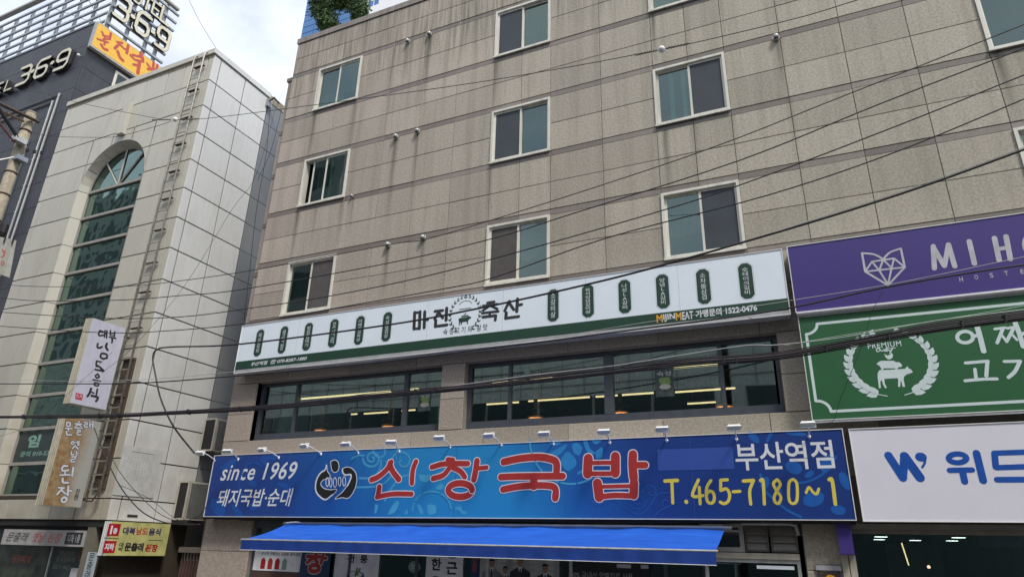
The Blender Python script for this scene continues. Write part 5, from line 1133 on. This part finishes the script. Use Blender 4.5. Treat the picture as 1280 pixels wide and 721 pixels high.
# window in the recessed frame lines
wfr = obj('outline_frame', B(), steel_l, mo)
def framel(l, t_, bot, r):
    p = YP(.0); u1, z = p.uv((l, t_)); u0 = u1 - 4.2
    bm = B(); tube(bm, [(u0, -.03, z), (u1, -.03, z), (u1, -.03, bot)], r, 6); return obj('outline_rail', bm, steel_l, wfr)
framel(75.5, 118, 8.0, .028); framel(67, 127.5, 8.0, .028)
for i in range(9):
    bm = B(); tube(bm, [(-25.17, -.03, 17.6 - 1.1 * i), (-25.43, -.03, 17.6 - 1.1 * i)], .012, 5); obj('outline_tie', bm, steel_l, wfr)
obj('window', box(-26.6, -26.0, .0, .03, 12.0, 16.4), vinyl_dk, mo)
wd = obj('window', box(MX - .01, MX + .03, 1.29, 2.6, 18.7, 20.12), frame_pvc, mo); obj('pane', box(MX + .031, MX + .036, 1.39, 2.5, 18.8, 20.02), vinyl_dk, wd)
# louvre frame on the roof
lf = thing('roof_louvre_frame', (-27, 2, 21.55), 'grey steel louvre frame standing round the motel roof', 'frame')
for i in range(7):
    z = 21.98 + i * .45; bm = B(); bx(bm, -36, -24.35, .40, .47, z, z + .09); obj('slat', bm, steel, lf)
for i in range(9):
    bm = B(); bx(bm, -.05, .05, -.05, .05, 0, 3.4); obj('post', bm, steel, lf, loc=(-24.45 - 1.22 * i, .58, 21.55))
for i in range(7):
    z = 21.9 + i * .47; y1 = 3.12 + .03 * i; bm = B(); bx(bm, -24.36, -24.26, .51, y1, z, z + .09); obj('slat', bm, steel, lf)
for y in (.58, 1.4, 2.25, 2.75):
    bm = B(); bx(bm, -24.5, -24.37, y - .06, y + .06, 21.56, 24.95); obj('post', bm, steel, lf)
bm = B(); bx(bm, -24.38, -24.2, .4, 3.2, 24.96, 25.06); obj('top_rail', bm, mull, lf)
bm = B(); bx(bm, -36, -24.4, .3, .5, 25.2, 25.3); obj('top_rail', bm, mull, lf)
for i in range(3):
    bm = B(); tube(bm, [(-24.2, .35, 21.6), (-24.2 - 1.22 * 2 * (i + .2), .6, 24.9)], .015, 5); 
    obj('brace', bm, steel, lf)
# number letters
def numset(par, pl, items, H, Wd, lw, depth, off):
    """squared numerals and capitals drawn in a unit box: (char, centre u, centre v, height scale)"""
    G = {'3': [[(0, 1), (.8, 1), (1, .85), (1, .6), (.85, .5), (.3, .5)], [(.85, .5), (1, .4), (1, .15), (.8, 0), (0, 0)]], '6': [[(1, 1), (.2, 1), (0, .82), (0, .15), (.2, 0), (.8, 0), (1, .15), (1, .42), (.8, .55), (0, .55)]], '9': [[(0, 0), (.8, 0), (1, .18), (1, .85), (.8, 1), (.2, 1), (0, .85), (0, .58), (.2, .45), (1, .45)]],
         '.': [[(.45, .5), (.55, .5)]], 'H': [[(0, 0), (0, 1)], [(1, 0), (1, 1)], [(0, .5), (1, .5)]], 'O': [[(.2, 0), (0, .2), (0, .8), (.2, 1), (.8, 1), (1, .8), (1, .2), (.8, 0), (.2, 0)]], 'T': [[(0, 1), (1, 1)], [(.5, 1), (.5, 0)]], 'E': [[(1, 1), (0, 1), (0, 0), (1, 0)], [(0, .5), (.8, .5)]], 'L': [[(0, 1), (0, 0), (1, 0)]]}
    bk = []
    for ch, u, v, s in items:
        for path in G[ch]: bk.append(([(u + (a - .5) * Wd * s, v + (b_ - .5) * H * s) for a, b_ in path], lw * s * (1.15 if ch == '.' else .9)))
    gr = [len(G[ch]) for ch, u, v, s in items]
    strokes(par, darkedge, pl, [(p, r + .018) for p, r in bk], 'letter_body', off, px=False, smooth=False, depth=depth, groups=gr)
    strokes(par, cream, pl, bk, 'letter_face', (off + depth + .008) / .32, px=False, smooth=False, groups=gr)
t = thing('front_number_letters', (-27, -.1, 19.5), 'cream three-dimensional HOTEL 3·6·9 letters on the dark motel front', 'sign')
numset(t, YP(.0), [('3', -27.75, 19.93, 1), ('.', -27.22, 19.95, 1), ('6', -26.62, 19.93, 1), ('.', -25.98, 19.97, 1), ('9', -25.33, 19.93, 1), ('L', -28.65, 19.72, .62), ('E', -29.4, 19.72, .62), ('T', -30.1, 19.72, .62), ('O', -30.9, 19.72, .62), ('H', -31.7, 19.72, .62)], .86, .72, .075, .12, .02)
t = thing('side_number_letters', (-24.2, 1.8, 22.5), 'cream HOTEL above 3·6·9 letters mounted on the roof frame side', 'sign')
numset(t, XP(-24.25), [('3', .80, 22.90, 1), ('.', 1.28, 22.9, 1), ('6', 1.77, 22.92, 1), ('.', 2.26, 22.9, 1), ('9', 2.76, 22.95, 1), ('L', 2.62, 24.1, .75), ('E', 2.14, 24.05, .62), ('T', 1.70, 24.0, .62), ('O', 1.25, 23.97, .62), ('H', .78, 23.95, .62)], 1.02, .56, .075, .1, .02)
# orange sign on the motel side
os_ = thing('orange_signboard', (-24.1, 1.7, 20.3), 'yellow-orange signboard with red brush letters on the motel side wall', 'sign')
obj('casing', box(MX + .02, MX + .196, .0, 4.2, 20.28, 21.5), signgray, os_); obj('face', box(MX + .197, MX + .202, .04, 4.16, 20.36, 21.46), orange_s, os_)
pO = XP(MX + .202); q4 = lambda x, y: (x / 5.333, y / 5.333); s4 = 1 / 5.333
OB = [([(680, 215), (690, 235), (700, 250)], 7), ([(740, 225), (730, 262)], 8), ([(685, 238), (735, 250)], 6), ([(690, 262), (735, 262)], 6), ([(650, 262), (680, 272), (720, 285)], 7), ([(700, 285), (695, 300)], 7), ([(675, 300), (690, 325), (715, 335)], 9),
      ([(780, 282), (815, 288)], 7), ([(800, 290), (765, 325)], 8), ([(800, 300), (825, 325)], 7), ([(855, 305), (845, 355)], 9), ([(830, 328), (850, 332)], 7), ([(785, 345), (800, 385), (820, 405)], 10),
      ([(885, 368), (930, 378), (940, 350)], 8), ([(940, 360), (950, 395)], 12), ([(870, 370), (900, 400), (955, 412)], 8), ([(930, 420), (925, 450), (918, 488)], 11), ([(890, 432), (930, 440)], 8),
      ([(980, 425), (990, 440), (1005, 455)], 7), ([(1025, 415), (1020, 455)], 8), ([(985, 462), (1030, 465)], 8), ([(1050, 435), (1040, 470)], 8)]
strokes(os_, redbrush, pO, [([q4(*p) for p in a], r * s4 * 1.1) for a, r in OB], 'lettering', .004)

# ================================================================== FAR TOWER BEHIND
tw = thing('glass_tower', (-40, 45, 0), 'distant tower with blue curtain wall and white facade behind the granite roof', 'building')
obj('core', box(-56.1, -30, 40.3, 60, 0, 95), plain('tower_core', (.25, .3, .36), .6), tw)
for i in range(34):
    z = 60 + i * 1.0
    for j in range(5):
        x0 = -56.2 + j * 2.05
        slab('glass_panel', tw, g_blue, 'y', 40.25, x0, x0 + 2.05, 58.5 + i * 1.05, 59.55 + i * 1.05, gap=.10, th=.08, jit=.02)
obj('curtain_frame', box(-56.15, -45.95, 40.26, 40.29, 0, 95), steel_l, tw)
obj('white_facade', wall_with_holes(-45.9, -30, 55, 95, 39.9, 40.2, [(-45.3 + i * 3.1, -43.6 + i * 3.1, 66.1 + k * 5.2, 69.4 + k * 5.2) for i in range(5) for k in range(5)]), plain('tower_white', (.72, .72, .72), .6, var=.03), tw)
for i in range(5):
    for k in range(4):
        x0 = -45.3 + i * 3.1; z0 = 66.1 + k * 5.2; wv = obj('window', box(x0, x0 + 1.7, 40.1, 40.15, z0, z0 + 3.3), g_blue, tw)
        for zz in (1.1, 2.2): obj('bar', box(x0, x0 + 1.7, 40.05, 40.09, z0 + zz, z0 + zz + .09), white, wv)
        obj('bar', box(x0 + .8, x0 + .88, 40.0, 40.04, z0, z0 + 3.3), white, wv)

# rooftop tree -----------------------------------------------------------------
base = U(432, 27, 1, 1.6); TX, TY = base.x, 1.6
tr = thing('rooftop_tree', (TX, TY, 16.3), 'bushy dark green juniper with split crown on the granite roof edge', 'tree')
bm = B(); tube(bm, [(TX, TY, 16.3), (TX + .05, TY, 17.6), (TX - .1, TY, 18.3)], .09, 8, .05)
for a, b_ in (((-.1, 0, 18.0), (-.75, .1, 19.3)), ((.0, 0, 17.9), (.35, 0, 19.0)), ((0, 0, 18.2), (.9, -.1, 18.9)), ((-.1, 0, 17.8), (-.6, 0, 18.2))):
    tube(bm, [(TX + a[0], TY + a[1], a[2]), (TX + b_[0], TY + b_[1], b_[2])], .05, 6, .02)
obj('trunk', bm, plain('bark', (.07, .05, .035), .9), tr)
leafm = NT('juniper_foliage'); oi = leafm.noise(2.2, detail=4)
leafm = leafm.done(leafm.mix(leafm.ramp(oi, .35, .65), (.018, .042, .014), (.075, .15, .035)), .7)
bm = B(); rnd = random.Random(3)
cl = [(430 - 23, 10, .50), (407, 24, .30), (400, 14, .35), (412, 0, .45), (428, 2, .33), (441, 3, .42), (449, 12, .36), (436, -6, .4), (452, 20, .20), (444, 24, .14), (416, 30, .22), (425, -14, .6), (404, 32, .22), (408, 38, .16), (450, 5, .3), (398, 5, .3)]
for px_, py, R_ in cl:
    c = U(px_, py, 1, TY + rnd.uniform(-.25, .25)); c.z += .0
    for i in range(int(1500 * R_)):
        d = Vector((rnd.gauss(0, 1), rnd.gauss(0, 1), rnd.gauss(0, 1))).normalized() * R_ * rnd.uniform(.55, 1.12) * (1 + .18 * sin(px_ + i))
        p_ = c + d; s_ = rnd.uniform(.025, .05); t1 = Vector((rnd.gauss(0, 1), rnd.gauss(0, 1), rnd.gauss(0, 1))).normalized(); t2_ = t1.cross(d).normalized()
        bm.faces.new([bm.verts.new(p_ + t1 * s_ * 1.6), bm.verts.new(p_ + t2_ * s_ * .7), bm.verts.new(p_ - t1 * s_ * 1.6), bm.verts.new(p_ - t2_ * s_ * .7)])
me = bpy.data.meshes.new('crown'); bm.to_mesh(me); bm.free(); me.materials.append(leafm); tag(link(bpy.data.objects.new('crown', me), tr), kind='stuff')

# ================================================================== OPPOSITE SIDE OF THE STREET (behind the camera, mirrored in the glass)
ob = thing('opposite_building', (-15, -24, 0), 'pale tiled building across the street', 'building')
obj('wall', box(-60, -4, -32, -20.2, 0, 16), plain('opposite_tile', (.50, .50, .47), .6), ob)
for k in range(2):
    for i in range(18): obj('window', box(-59 + i * 3.05, -56.1 + i * 3.05, -20.18, -20.12, 4.0 + k * 3.0, 6.8 + k * 3.0), vinyl_dk, ob)
obj('shop_fronts', box(-60, -4, -20.19, -20.1, 0, 3.6), vinyl_dk, ob)
for k in range(6): obj('string_course', box(-60, -4, -20.19, -20.17, 10.4 + k * .9, 10.44 + k * .9), joint, ob)
for k in range(46): obj('panel_joint', box(-60 + k * 1.2, -59.96 + k * 1.2, -20.19, -20.172, 9.9, 16), joint, ob)
ob2 = thing('opposite_tower', (10, -24, 0), 'grey panelled block across the street', 'building')
obj('wall', box(-3.5, 30, -32, -20.5, 0, 18), plain('opposite_grey', (.42, .43, .42), .5), ob2)
for k in range(2):
    for i in range(11): obj('window', box(-2.8 + i * 3, .1 + i * 3, -20.48, -20.42, 4.0 + k * 3.0, 6.8 + k * 3.0), vinyl_dk, ob2)
obj('shop_fronts', box(-3.5, 30, -20.49, -20.4, 0, 3.6), vinyl_dk, ob2)
for k in range(8): obj('string_course', box(-3.5, 30, -20.49, -20.47, 10.4 + k * .9, 10.44 + k * .9), joint, ob2)
for k in range(28): obj('panel_joint', box(-3.5 + k * 1.2, -3.46 + k * 1.2, -20.49, -20.472, 9.9, 18), joint, ob2)

ob3 = thing('opposite_office', (-45, -26, 0), 'tall grey office block across the street to the left', 'building')
obj('wall', box(-75, -31, -40, -23, 0, 34), plain('opposite_office_wall', (.30, .31, .31), .5), ob3)
for k in range(10):
    for i in range(12): obj('window', box(-74 + i * 3.6, -71.6 + i * 3.6, -22.99, -22.94, 4.2 + k * 3.0, 6.1 + k * 3.0), vinyl_dk, ob3)
# ================================================================== POLE AND CABLES
PX, PY = -19.9, -3.0
po = thing('utility_pole', (PX, PY, 0), 'concrete utility pole with rusty crossarm at the left edge', 'pole')
bm = B(); tube(bm, [(PX, PY, 0), (PX, PY, 7), (PX, PY, 13.9)], .175, 16, .135); obj('shaft', bm, concrete, po, True)
bm = B(); lathe(bm, (PX, PY, 13.9), [(.14, 0), (.125, .05), (.07, .08)], 14); obj('cap', bm, concrete, po, True)
def armx(pa, pb, r, m, nm, X=PX + .2):
    a = U(*pa, 0, X); c = U(*pb, 0, X); bm = B(); tube(bm, [a + (a - c) * .3, c], r, 6); obj(nm, bm, m, po)
armx((0, 130), (49, 153), .05, rusty, 'crossarm'); armx((0, 138), (30, 152), .035, plain('tan_wood', (.22, .13, .07), .8), 'crossarm', PX + .14)
armx((0, 138), (22, 172), .05, black, 'brace', PX + .28); armx((0, 155), (18, 178), .03, plain('red_brace', (.15, .05, .04), .7), 'brace', PX + .22)
bm = B(); c = U(24, 175, 0, PX + .2); bx(bm, c.x - .12, c.x + .12, c.y - .16, c.y + .16, c.z - .1, c.z + .06); obj('junction_box', bm, steel_l, po)
bm = B(); c = U(26, 199, 0, PX + .2); bx(bm, c.x - .1, c.x + .1, c.y - .14, c.y + .14, c.z - .07, c.z + .07); obj('junction_box', bm, plain('box_blue_grey', (.28, .32, .38), .5), po)
for z in (12.9, 13.3, 11.9, 11.2, 10.4):
    bm = B(); lathe(bm, (PX, PY, z), [(.155, -.02), (.163, 0), (.155, .02)], 14); obj('band', bm, rusty, po)
armx((0, 200), (30, 194), .02, steel_l, 'crossarm', PX + .1)
for i in range(3):
    c = U(34 + i * 9, 188 + i * 1.5, 0, PX + .1); bm = B(); lathe(bm, c, [(.02, -.06), (.05, -.03), (.03, 0), (.05, .03), (.02, .06)], 8); obj('insulator', bm, darkedge, po)
bm = B(); lathe(bm, U(4, 287, 0, PX + .1), [(.08, -.2), (.11, -.1), (.11, .15), (.06, .2)], 10); obj('transformer', bm, black, po)
# hanging plate
hp = thing('hanging_plate', U(10, 340, 1, -3.2), 'grey-white plate with small red letters hanging from the utility pole', 'sign')
a = XP(PX + .3); qd = [(0, 296), (20.5, 300.5), (12, 347), (-8, 340)]
bm = B(); fa = [a.xyz(*a.uv(p), 0) for p in qd]; bb = [p - Vector((.03, 0, 0)) for p in fa]; va_ = [bm.verts.new(p) for p in fa]; vb_ = [bm.verts.new(p) for p in bb]
bm.faces.new(va_); bm.faces.new(vb_[::-1])
for i in range(4): bm.faces.new([va_[i], va_[(i + 1) % 4], vb_[(i + 1) % 4], vb_[i]])
obj('plate', bm, plain('plate_white', (.42, .42, .38), .5, dirt=.4), hp); strokes(hp, redbrush, a, [([(3, 312), (5, 318), (2, 322)], .7), ([(2, 326), (5, 328), (3, 332), (1, 328)], .6), ([(6, 313), (5, 320)], .6)], 'lettering', .004)
for p in ((4, 303), (14, 305)):
    bm = B(); c = a.xyz(*a.uv(p), .03); tube(bm, [c, c + Vector((0, 0, .25))], .02, 6); obj('hook', bm, black, hp)

def cable(pts, r, label, m=cable_b, y=-3.0, group='overhead cables crossing the front', ext=True, name='cable', cat='cable', k=6, zs=0, yfun=None):
    P_ = []
    for i, p in enumerate(pts):
        yy = yfun(p[0]) if yfun else y
        P_.append(U(p[0], p[1], 1, yy) + Vector((0, 0, zs)))
    P_ = smooth_pts(P_, k)
    if ext:
        for end in (0, -1):
            px_ = pts[end][0]
            if px_ <= 0 or px_ >= 1280:
                d = (P_[0] - P_[1]) if end == 0 else (P_[-1] - P_[-2]); d.normalize(); e_ = (P_[0] if end == 0 else P_[-1]) + d * 6 + Vector((0, 0, .05))
                if end == 0: P_.insert(0, e_)
                else: P_.append(e_)
    bm = B(); tube(bm, P_, r * .76, 6); o = obj(name, bm, m, None, True)
    if label: tag(o, label, cat, group)
    return o, P_
cable([(0, 355), (45, 358), (150, 358), (225, 351), (320, 337), (485, 306), (560, 291.6), (847, 200), (1060, 118), (1280, 31)], .010, 'topmost of the four thin parallel wires across the granite wall')
cable([(0, 372), (50, 376), (150, 375), (230, 369), (300, 362), (485, 329), (620, 297), (716, 267), (922, 201.5), (1100, 130), (1280, 60.5)], .012, 'second of the four thin parallel wires across the granite wall')
cable([(0, 390), (125, 397.5), (225, 396), (320, 384), (412, 370), (560, 338.4), (825, 264), (960, 218.7), (1120, 158), (1280, 94)], .012, 'third of the four thin parallel wires across the granite wall')
cable([(0, 407.5), (125, 415.5), (200, 414), (310, 404), (425, 384), (560, 360), (620, 346), (760, 297), (960, 244), (1120, 190), (1280, 124)], .012, 'lowest of the four thin parallel wires, above the pale signboard')
cable([(243, 566), (222, 540), (210, 520), (200, 495), (194, 467), (191, 447), (196, 437), (215, 433.5), (300, 430), (485, 406), (600, 385), (720, 358.7), (819, 334), (960, 293.7), (1065, 262), (1165, 229), (1280, 187)], .021, 'thick black cable with a hooked left end sweeping over the pale signboard')
cable([(900, 312), (1065, 259), (1165, 226), (1280, 184)], .006, 'pale messenger wire riding on the thick hooked cable', cable_w)
cable([(0, 479.5), (75, 479.5), (160, 479), (225, 475.5), (320, 467.5), (381, 462), (480, 452), (622, 434), (701, 424), (800, 411), (900, 398), (992, 384), (1102, 360), (1212, 341), (1280, 331)], .016, 'single black cable under the pale signboard running over the purple sign', y=-3.1)
cable([(0, 474), (75, 476), (160, 475), (225, 471), (320, 462), (381, 458), (480, 448.5), (622, 430), (701, 420), (800, 404), (900, 389), (992, 375), (1120, 354), (1280, 321)], .006, 'thin pale wire over the cable that crosses the purple sign', cable_w, y=-3.1)
# thick bundle
BN = [(0, 521), (125, 520), (212, 516), (320, 510), (392, 504), (467, 495), (580, 484.5), (671, 474), (780, 462), (880, 452), (972, 445), (1074, 427), (1169, 410), (1280, 394)]
offs = [(0, 0, .017), (1.6, -.02, .015), (-1.8, .03, .014), (3.0, .02, .012), (-3.2, -.03, .010), (.7, .06, .013), (4.2, .05, .009), (-4.6, .0, .008)]
bl = ['main', 'lower', 'upper', 'low brown', 'upper purple', 'rear', 'bottom loose', 'top loose']
brn = plain('brown_cable', (.035, .022, .02), .5); prp = plain('purple_cable', (.028, .016, .022), .5)
for i, (dy, yy, r) in enumerate(offs):
    pts = [(x, y_ + dy * (.38 + x / 1300) + .6 * sin(x * .011 * (1 + .3 * i) + i * 2)) for x, y_ in BN]
    cable(pts, r, bl[i] + ' strand of the thick black cable bundle across the restaurant windows', (cable_b, cable_b, prp, brn, prp, cable_b, cable_b, cable_b)[i], -3.2 + yy * 1.6, 'strands of the thick cable bundle', k=8)
cable([(560, 483), (671, 468), (760, 458), (800, 452), (844, 445), (930, 432), (972, 431), (1050, 422), (1169, 401), (1280, 387)], .009, 'pale grey wire looping along the top of the thick bundle', cable_w, y=-3.15)
cable([(980, 432), (1012, 426), (1110, 410), (1200, 396), (1280, 382)], .005, 'very thin pale green wire above the bundle on the green sign', plain('pale_green_wire', (.4, .55, .42), .5), y=-3.1)
for n_, (x, dy) in enumerate(((140, 0), (300, 0), (520, 0), (700, 0), (880, 0), (1100, 0))):
    pass
# tight clips along the bundle
bm = B()
for x in [30, 62, 125, 148, 236, 300, 318, 402, 520, 544, 660, 700, 812, 905, 921, 1033, 1111, 1202, 1256]:
    for (xa, ya), (xb, yb) in zip(BN, BN[1:]):
        if xa <= x < xb:
            c = U(x, ya + (yb - ya) * (x - xa) / (xb - xa), 1, -3.2); bx(bm, c.x - .008, c.x + .008, c.y - .05, c.y + .05, c.z - .045, c.z + .045)
tag(obj('cable_clip', bm, plain('clip_dark', (.03, .03, .035), .5)), 'row of small dark clips binding the thick cable bundle', 'cable clip', None, 'stuff')
# sagging ties seen as little loops under the white sign
cable([(118, 535), (130, 566), (150, 607), (175, 637), (201, 651), (226, 655), (250, 655)], .016, 'thickest of the drooping wires beside the ladder foot', y=-1.5, ext=False, group='drooping wires by the ladder')
cable([(128, 545), (150, 590), (191, 635), (218, 650), (240, 654)], .009, 'thin drooping wire beside the ladder foot', y=-1.4, ext=False, group='drooping wires by the ladder')
cable([(150, 606), (185, 622), (215, 645), (230, 652)], .007, 'shortest drooping wire, ending by the yellow sign', y=-1.3, ext=False, group='drooping wires by the ladder')
cable([(268, 612), (258, 632), (246, 646), (216, 655)], .008, 'thin wire looping from the blue sign to the lower air conditioner', y=-.5, ext=False, group='drooping wires by the ladder')
# roof wires
_, PP = cable([(-30, 100), (0, 112), (50, 116), (100, 129), (200, 149)], .008, 'upper guy wire running from the left edge to the white insulator', y=-3, ext=False)
cable([(30, 163), (62, 170), (125, 172), (155, 169), (205, 155), (215, 150)], .008, 'lower guy wire from the utility pole to the white insulator', y=-3, ext=False)
cable([(222, 150), (260, 148), (350, 137), (560, 108.7), (700, 86), (792, 69), (822, 63), (880, 51), (1000, 22), (1073, 0), (1150, -22)], .009, 'long guy wire rising from the insulator across the upper granite wall', y=-3, ext=False)
def insulator(cx, cy, label, dx, slope):
    c = U(cx, cy, 1, -3.0); t = thing('strain_insulator', c, label, 'insulator', 'strain insulators on the guy wire')
    bm = B(); bmesh.ops.create_uvsphere(bm, u_segments=12, v_segments=8, radius=.06); obj('knob', bm, white, t, True, loc=c)
    for s in (-1, 1):
        bm = B()
        p = U(cx + s * 6, cy + s * 6 * slope, 1, -3.0); q_ = U(cx + s * (9 + 5 * dx), cy + s * (9 + 5 * dx) * slope, 1, -3.0)
        tube(bm, [p.lerp(q_, i_ / 24) + Vector((0, .006 * sin(i_ * 1.9), .010 * cos(i_ * 1.9))) for i_ in range(25)], .013, 5)
        obj('preformed_grip', bm, plain('grip_brown', (.13, .11, .09), .7), t)
insulator(219, 149.5, 'white strain insulator in front of the ladder on the white building', 4.0, -.02)
insulator(827, 62, 'white strain insulator high above the upper right window', 5.0, -.21)
# alley and diagonal wires
bm = B(); a_, b_ = U(335, 128, 0, -16.3), U(320, 400, 0, -16.3)
cable([(345, 133), (320, 219), (290, 262), (230, 358), (166, 434), (125, 468), (80, 510)], .006, 'thin wire slanting down from the alley roof to the projecting lightbox', y=-.6, ext=False, group='thin slanting wires')
cable([(338, 124), (333, 190), (321, 260), (313, 330), (305, 400)], .012, 'dark wire hanging straight down the grey alley wall', y=.6, ext=False, group='thin slanting wires')
cable([(352, 137), (338, 190), (322, 225)], .009, 'short dark wire at the top of the alley', y=.6, ext=False, group='thin slanting wires')
cable([(236, 0), (250, 28), (271, 62)], .009, 'thin wire dropping through the sky to the white building corner', y=.0, ext=False, group='thin slanting wires')
cable([(0, 545), (40, 530), (85, 492), (140, 440)], .005, 'faint slanting wire in front of the arched window foot', y=-1.5, ext=False, group='thin slanting wires')
cable([(1105, 362), (1090, 390), (1078, 430), (1050, 500), (1040, 527), (1012, 528)], .006, 'thin black wire falling across the green signboard', y=-.6, ext=False, group='thin slanting wires')
cable([(1104, 380), (1150, 410), (1105, 440)], .003, None, y=-.4, ext=False) if 0 else None
cable([(992, 398), (1004, 408), (1012, 412)], .006, 'tiny black wire end between the pale and green signboards', y=-.35, ext=False, group='thin slanting wires')
cable([(935, 396), (952, 403), (972, 401), (992, 391)], .006, 'short wire sagging under the right end of the pale signboard', y=-.34, ext=False, group='thin slanting wires')
# wires along the sign underside
cable([(300, 650), (420, 651), (600, 652), (800, 655), (1000, 652), (1070, 655)], .014, 'black cable clipped under the blue signboard', y=-.15, ext=False, group='thin slanting wires')
# aerial bracket tops on the alley roof
t = thing('roof_bracket', (-16.6, 2.5, 17.3), 'small rusty wire bracket on the alley edge of the white roof', 'bracket')
bm = B(); tube(bm, [(-16.55, 2.45, 17.2), (-16.4, 2.5, 17.35), (-16.3, 2.7, 17.2)], .03, 6); obj('hook', bm, rusty, t); bm = B(); bx(bm, -16.66, -16.55, 2.4, 2.6, 17.0, 17.3); obj('plate', bm, steel, t)
# conduit and cameras: small camera on motel edge
t = thing('security_camera', U(98, 69, 1, -.1), 'tiny white dome camera near the top corner of the motel', 'camera'); c = U(98, 69, 1, -.1); bm = B(); bmesh.ops.create_uvsphere(bm, u_segments=8, v_segments=6, radius=.06); obj('dome', bm, white, t, True, loc=c); obj('mount', box(c.x - .03, c.x + .03, c.y, c.y + .1, c.z, c.z + .04), steel, t)
bpy.context.view_layer.update()
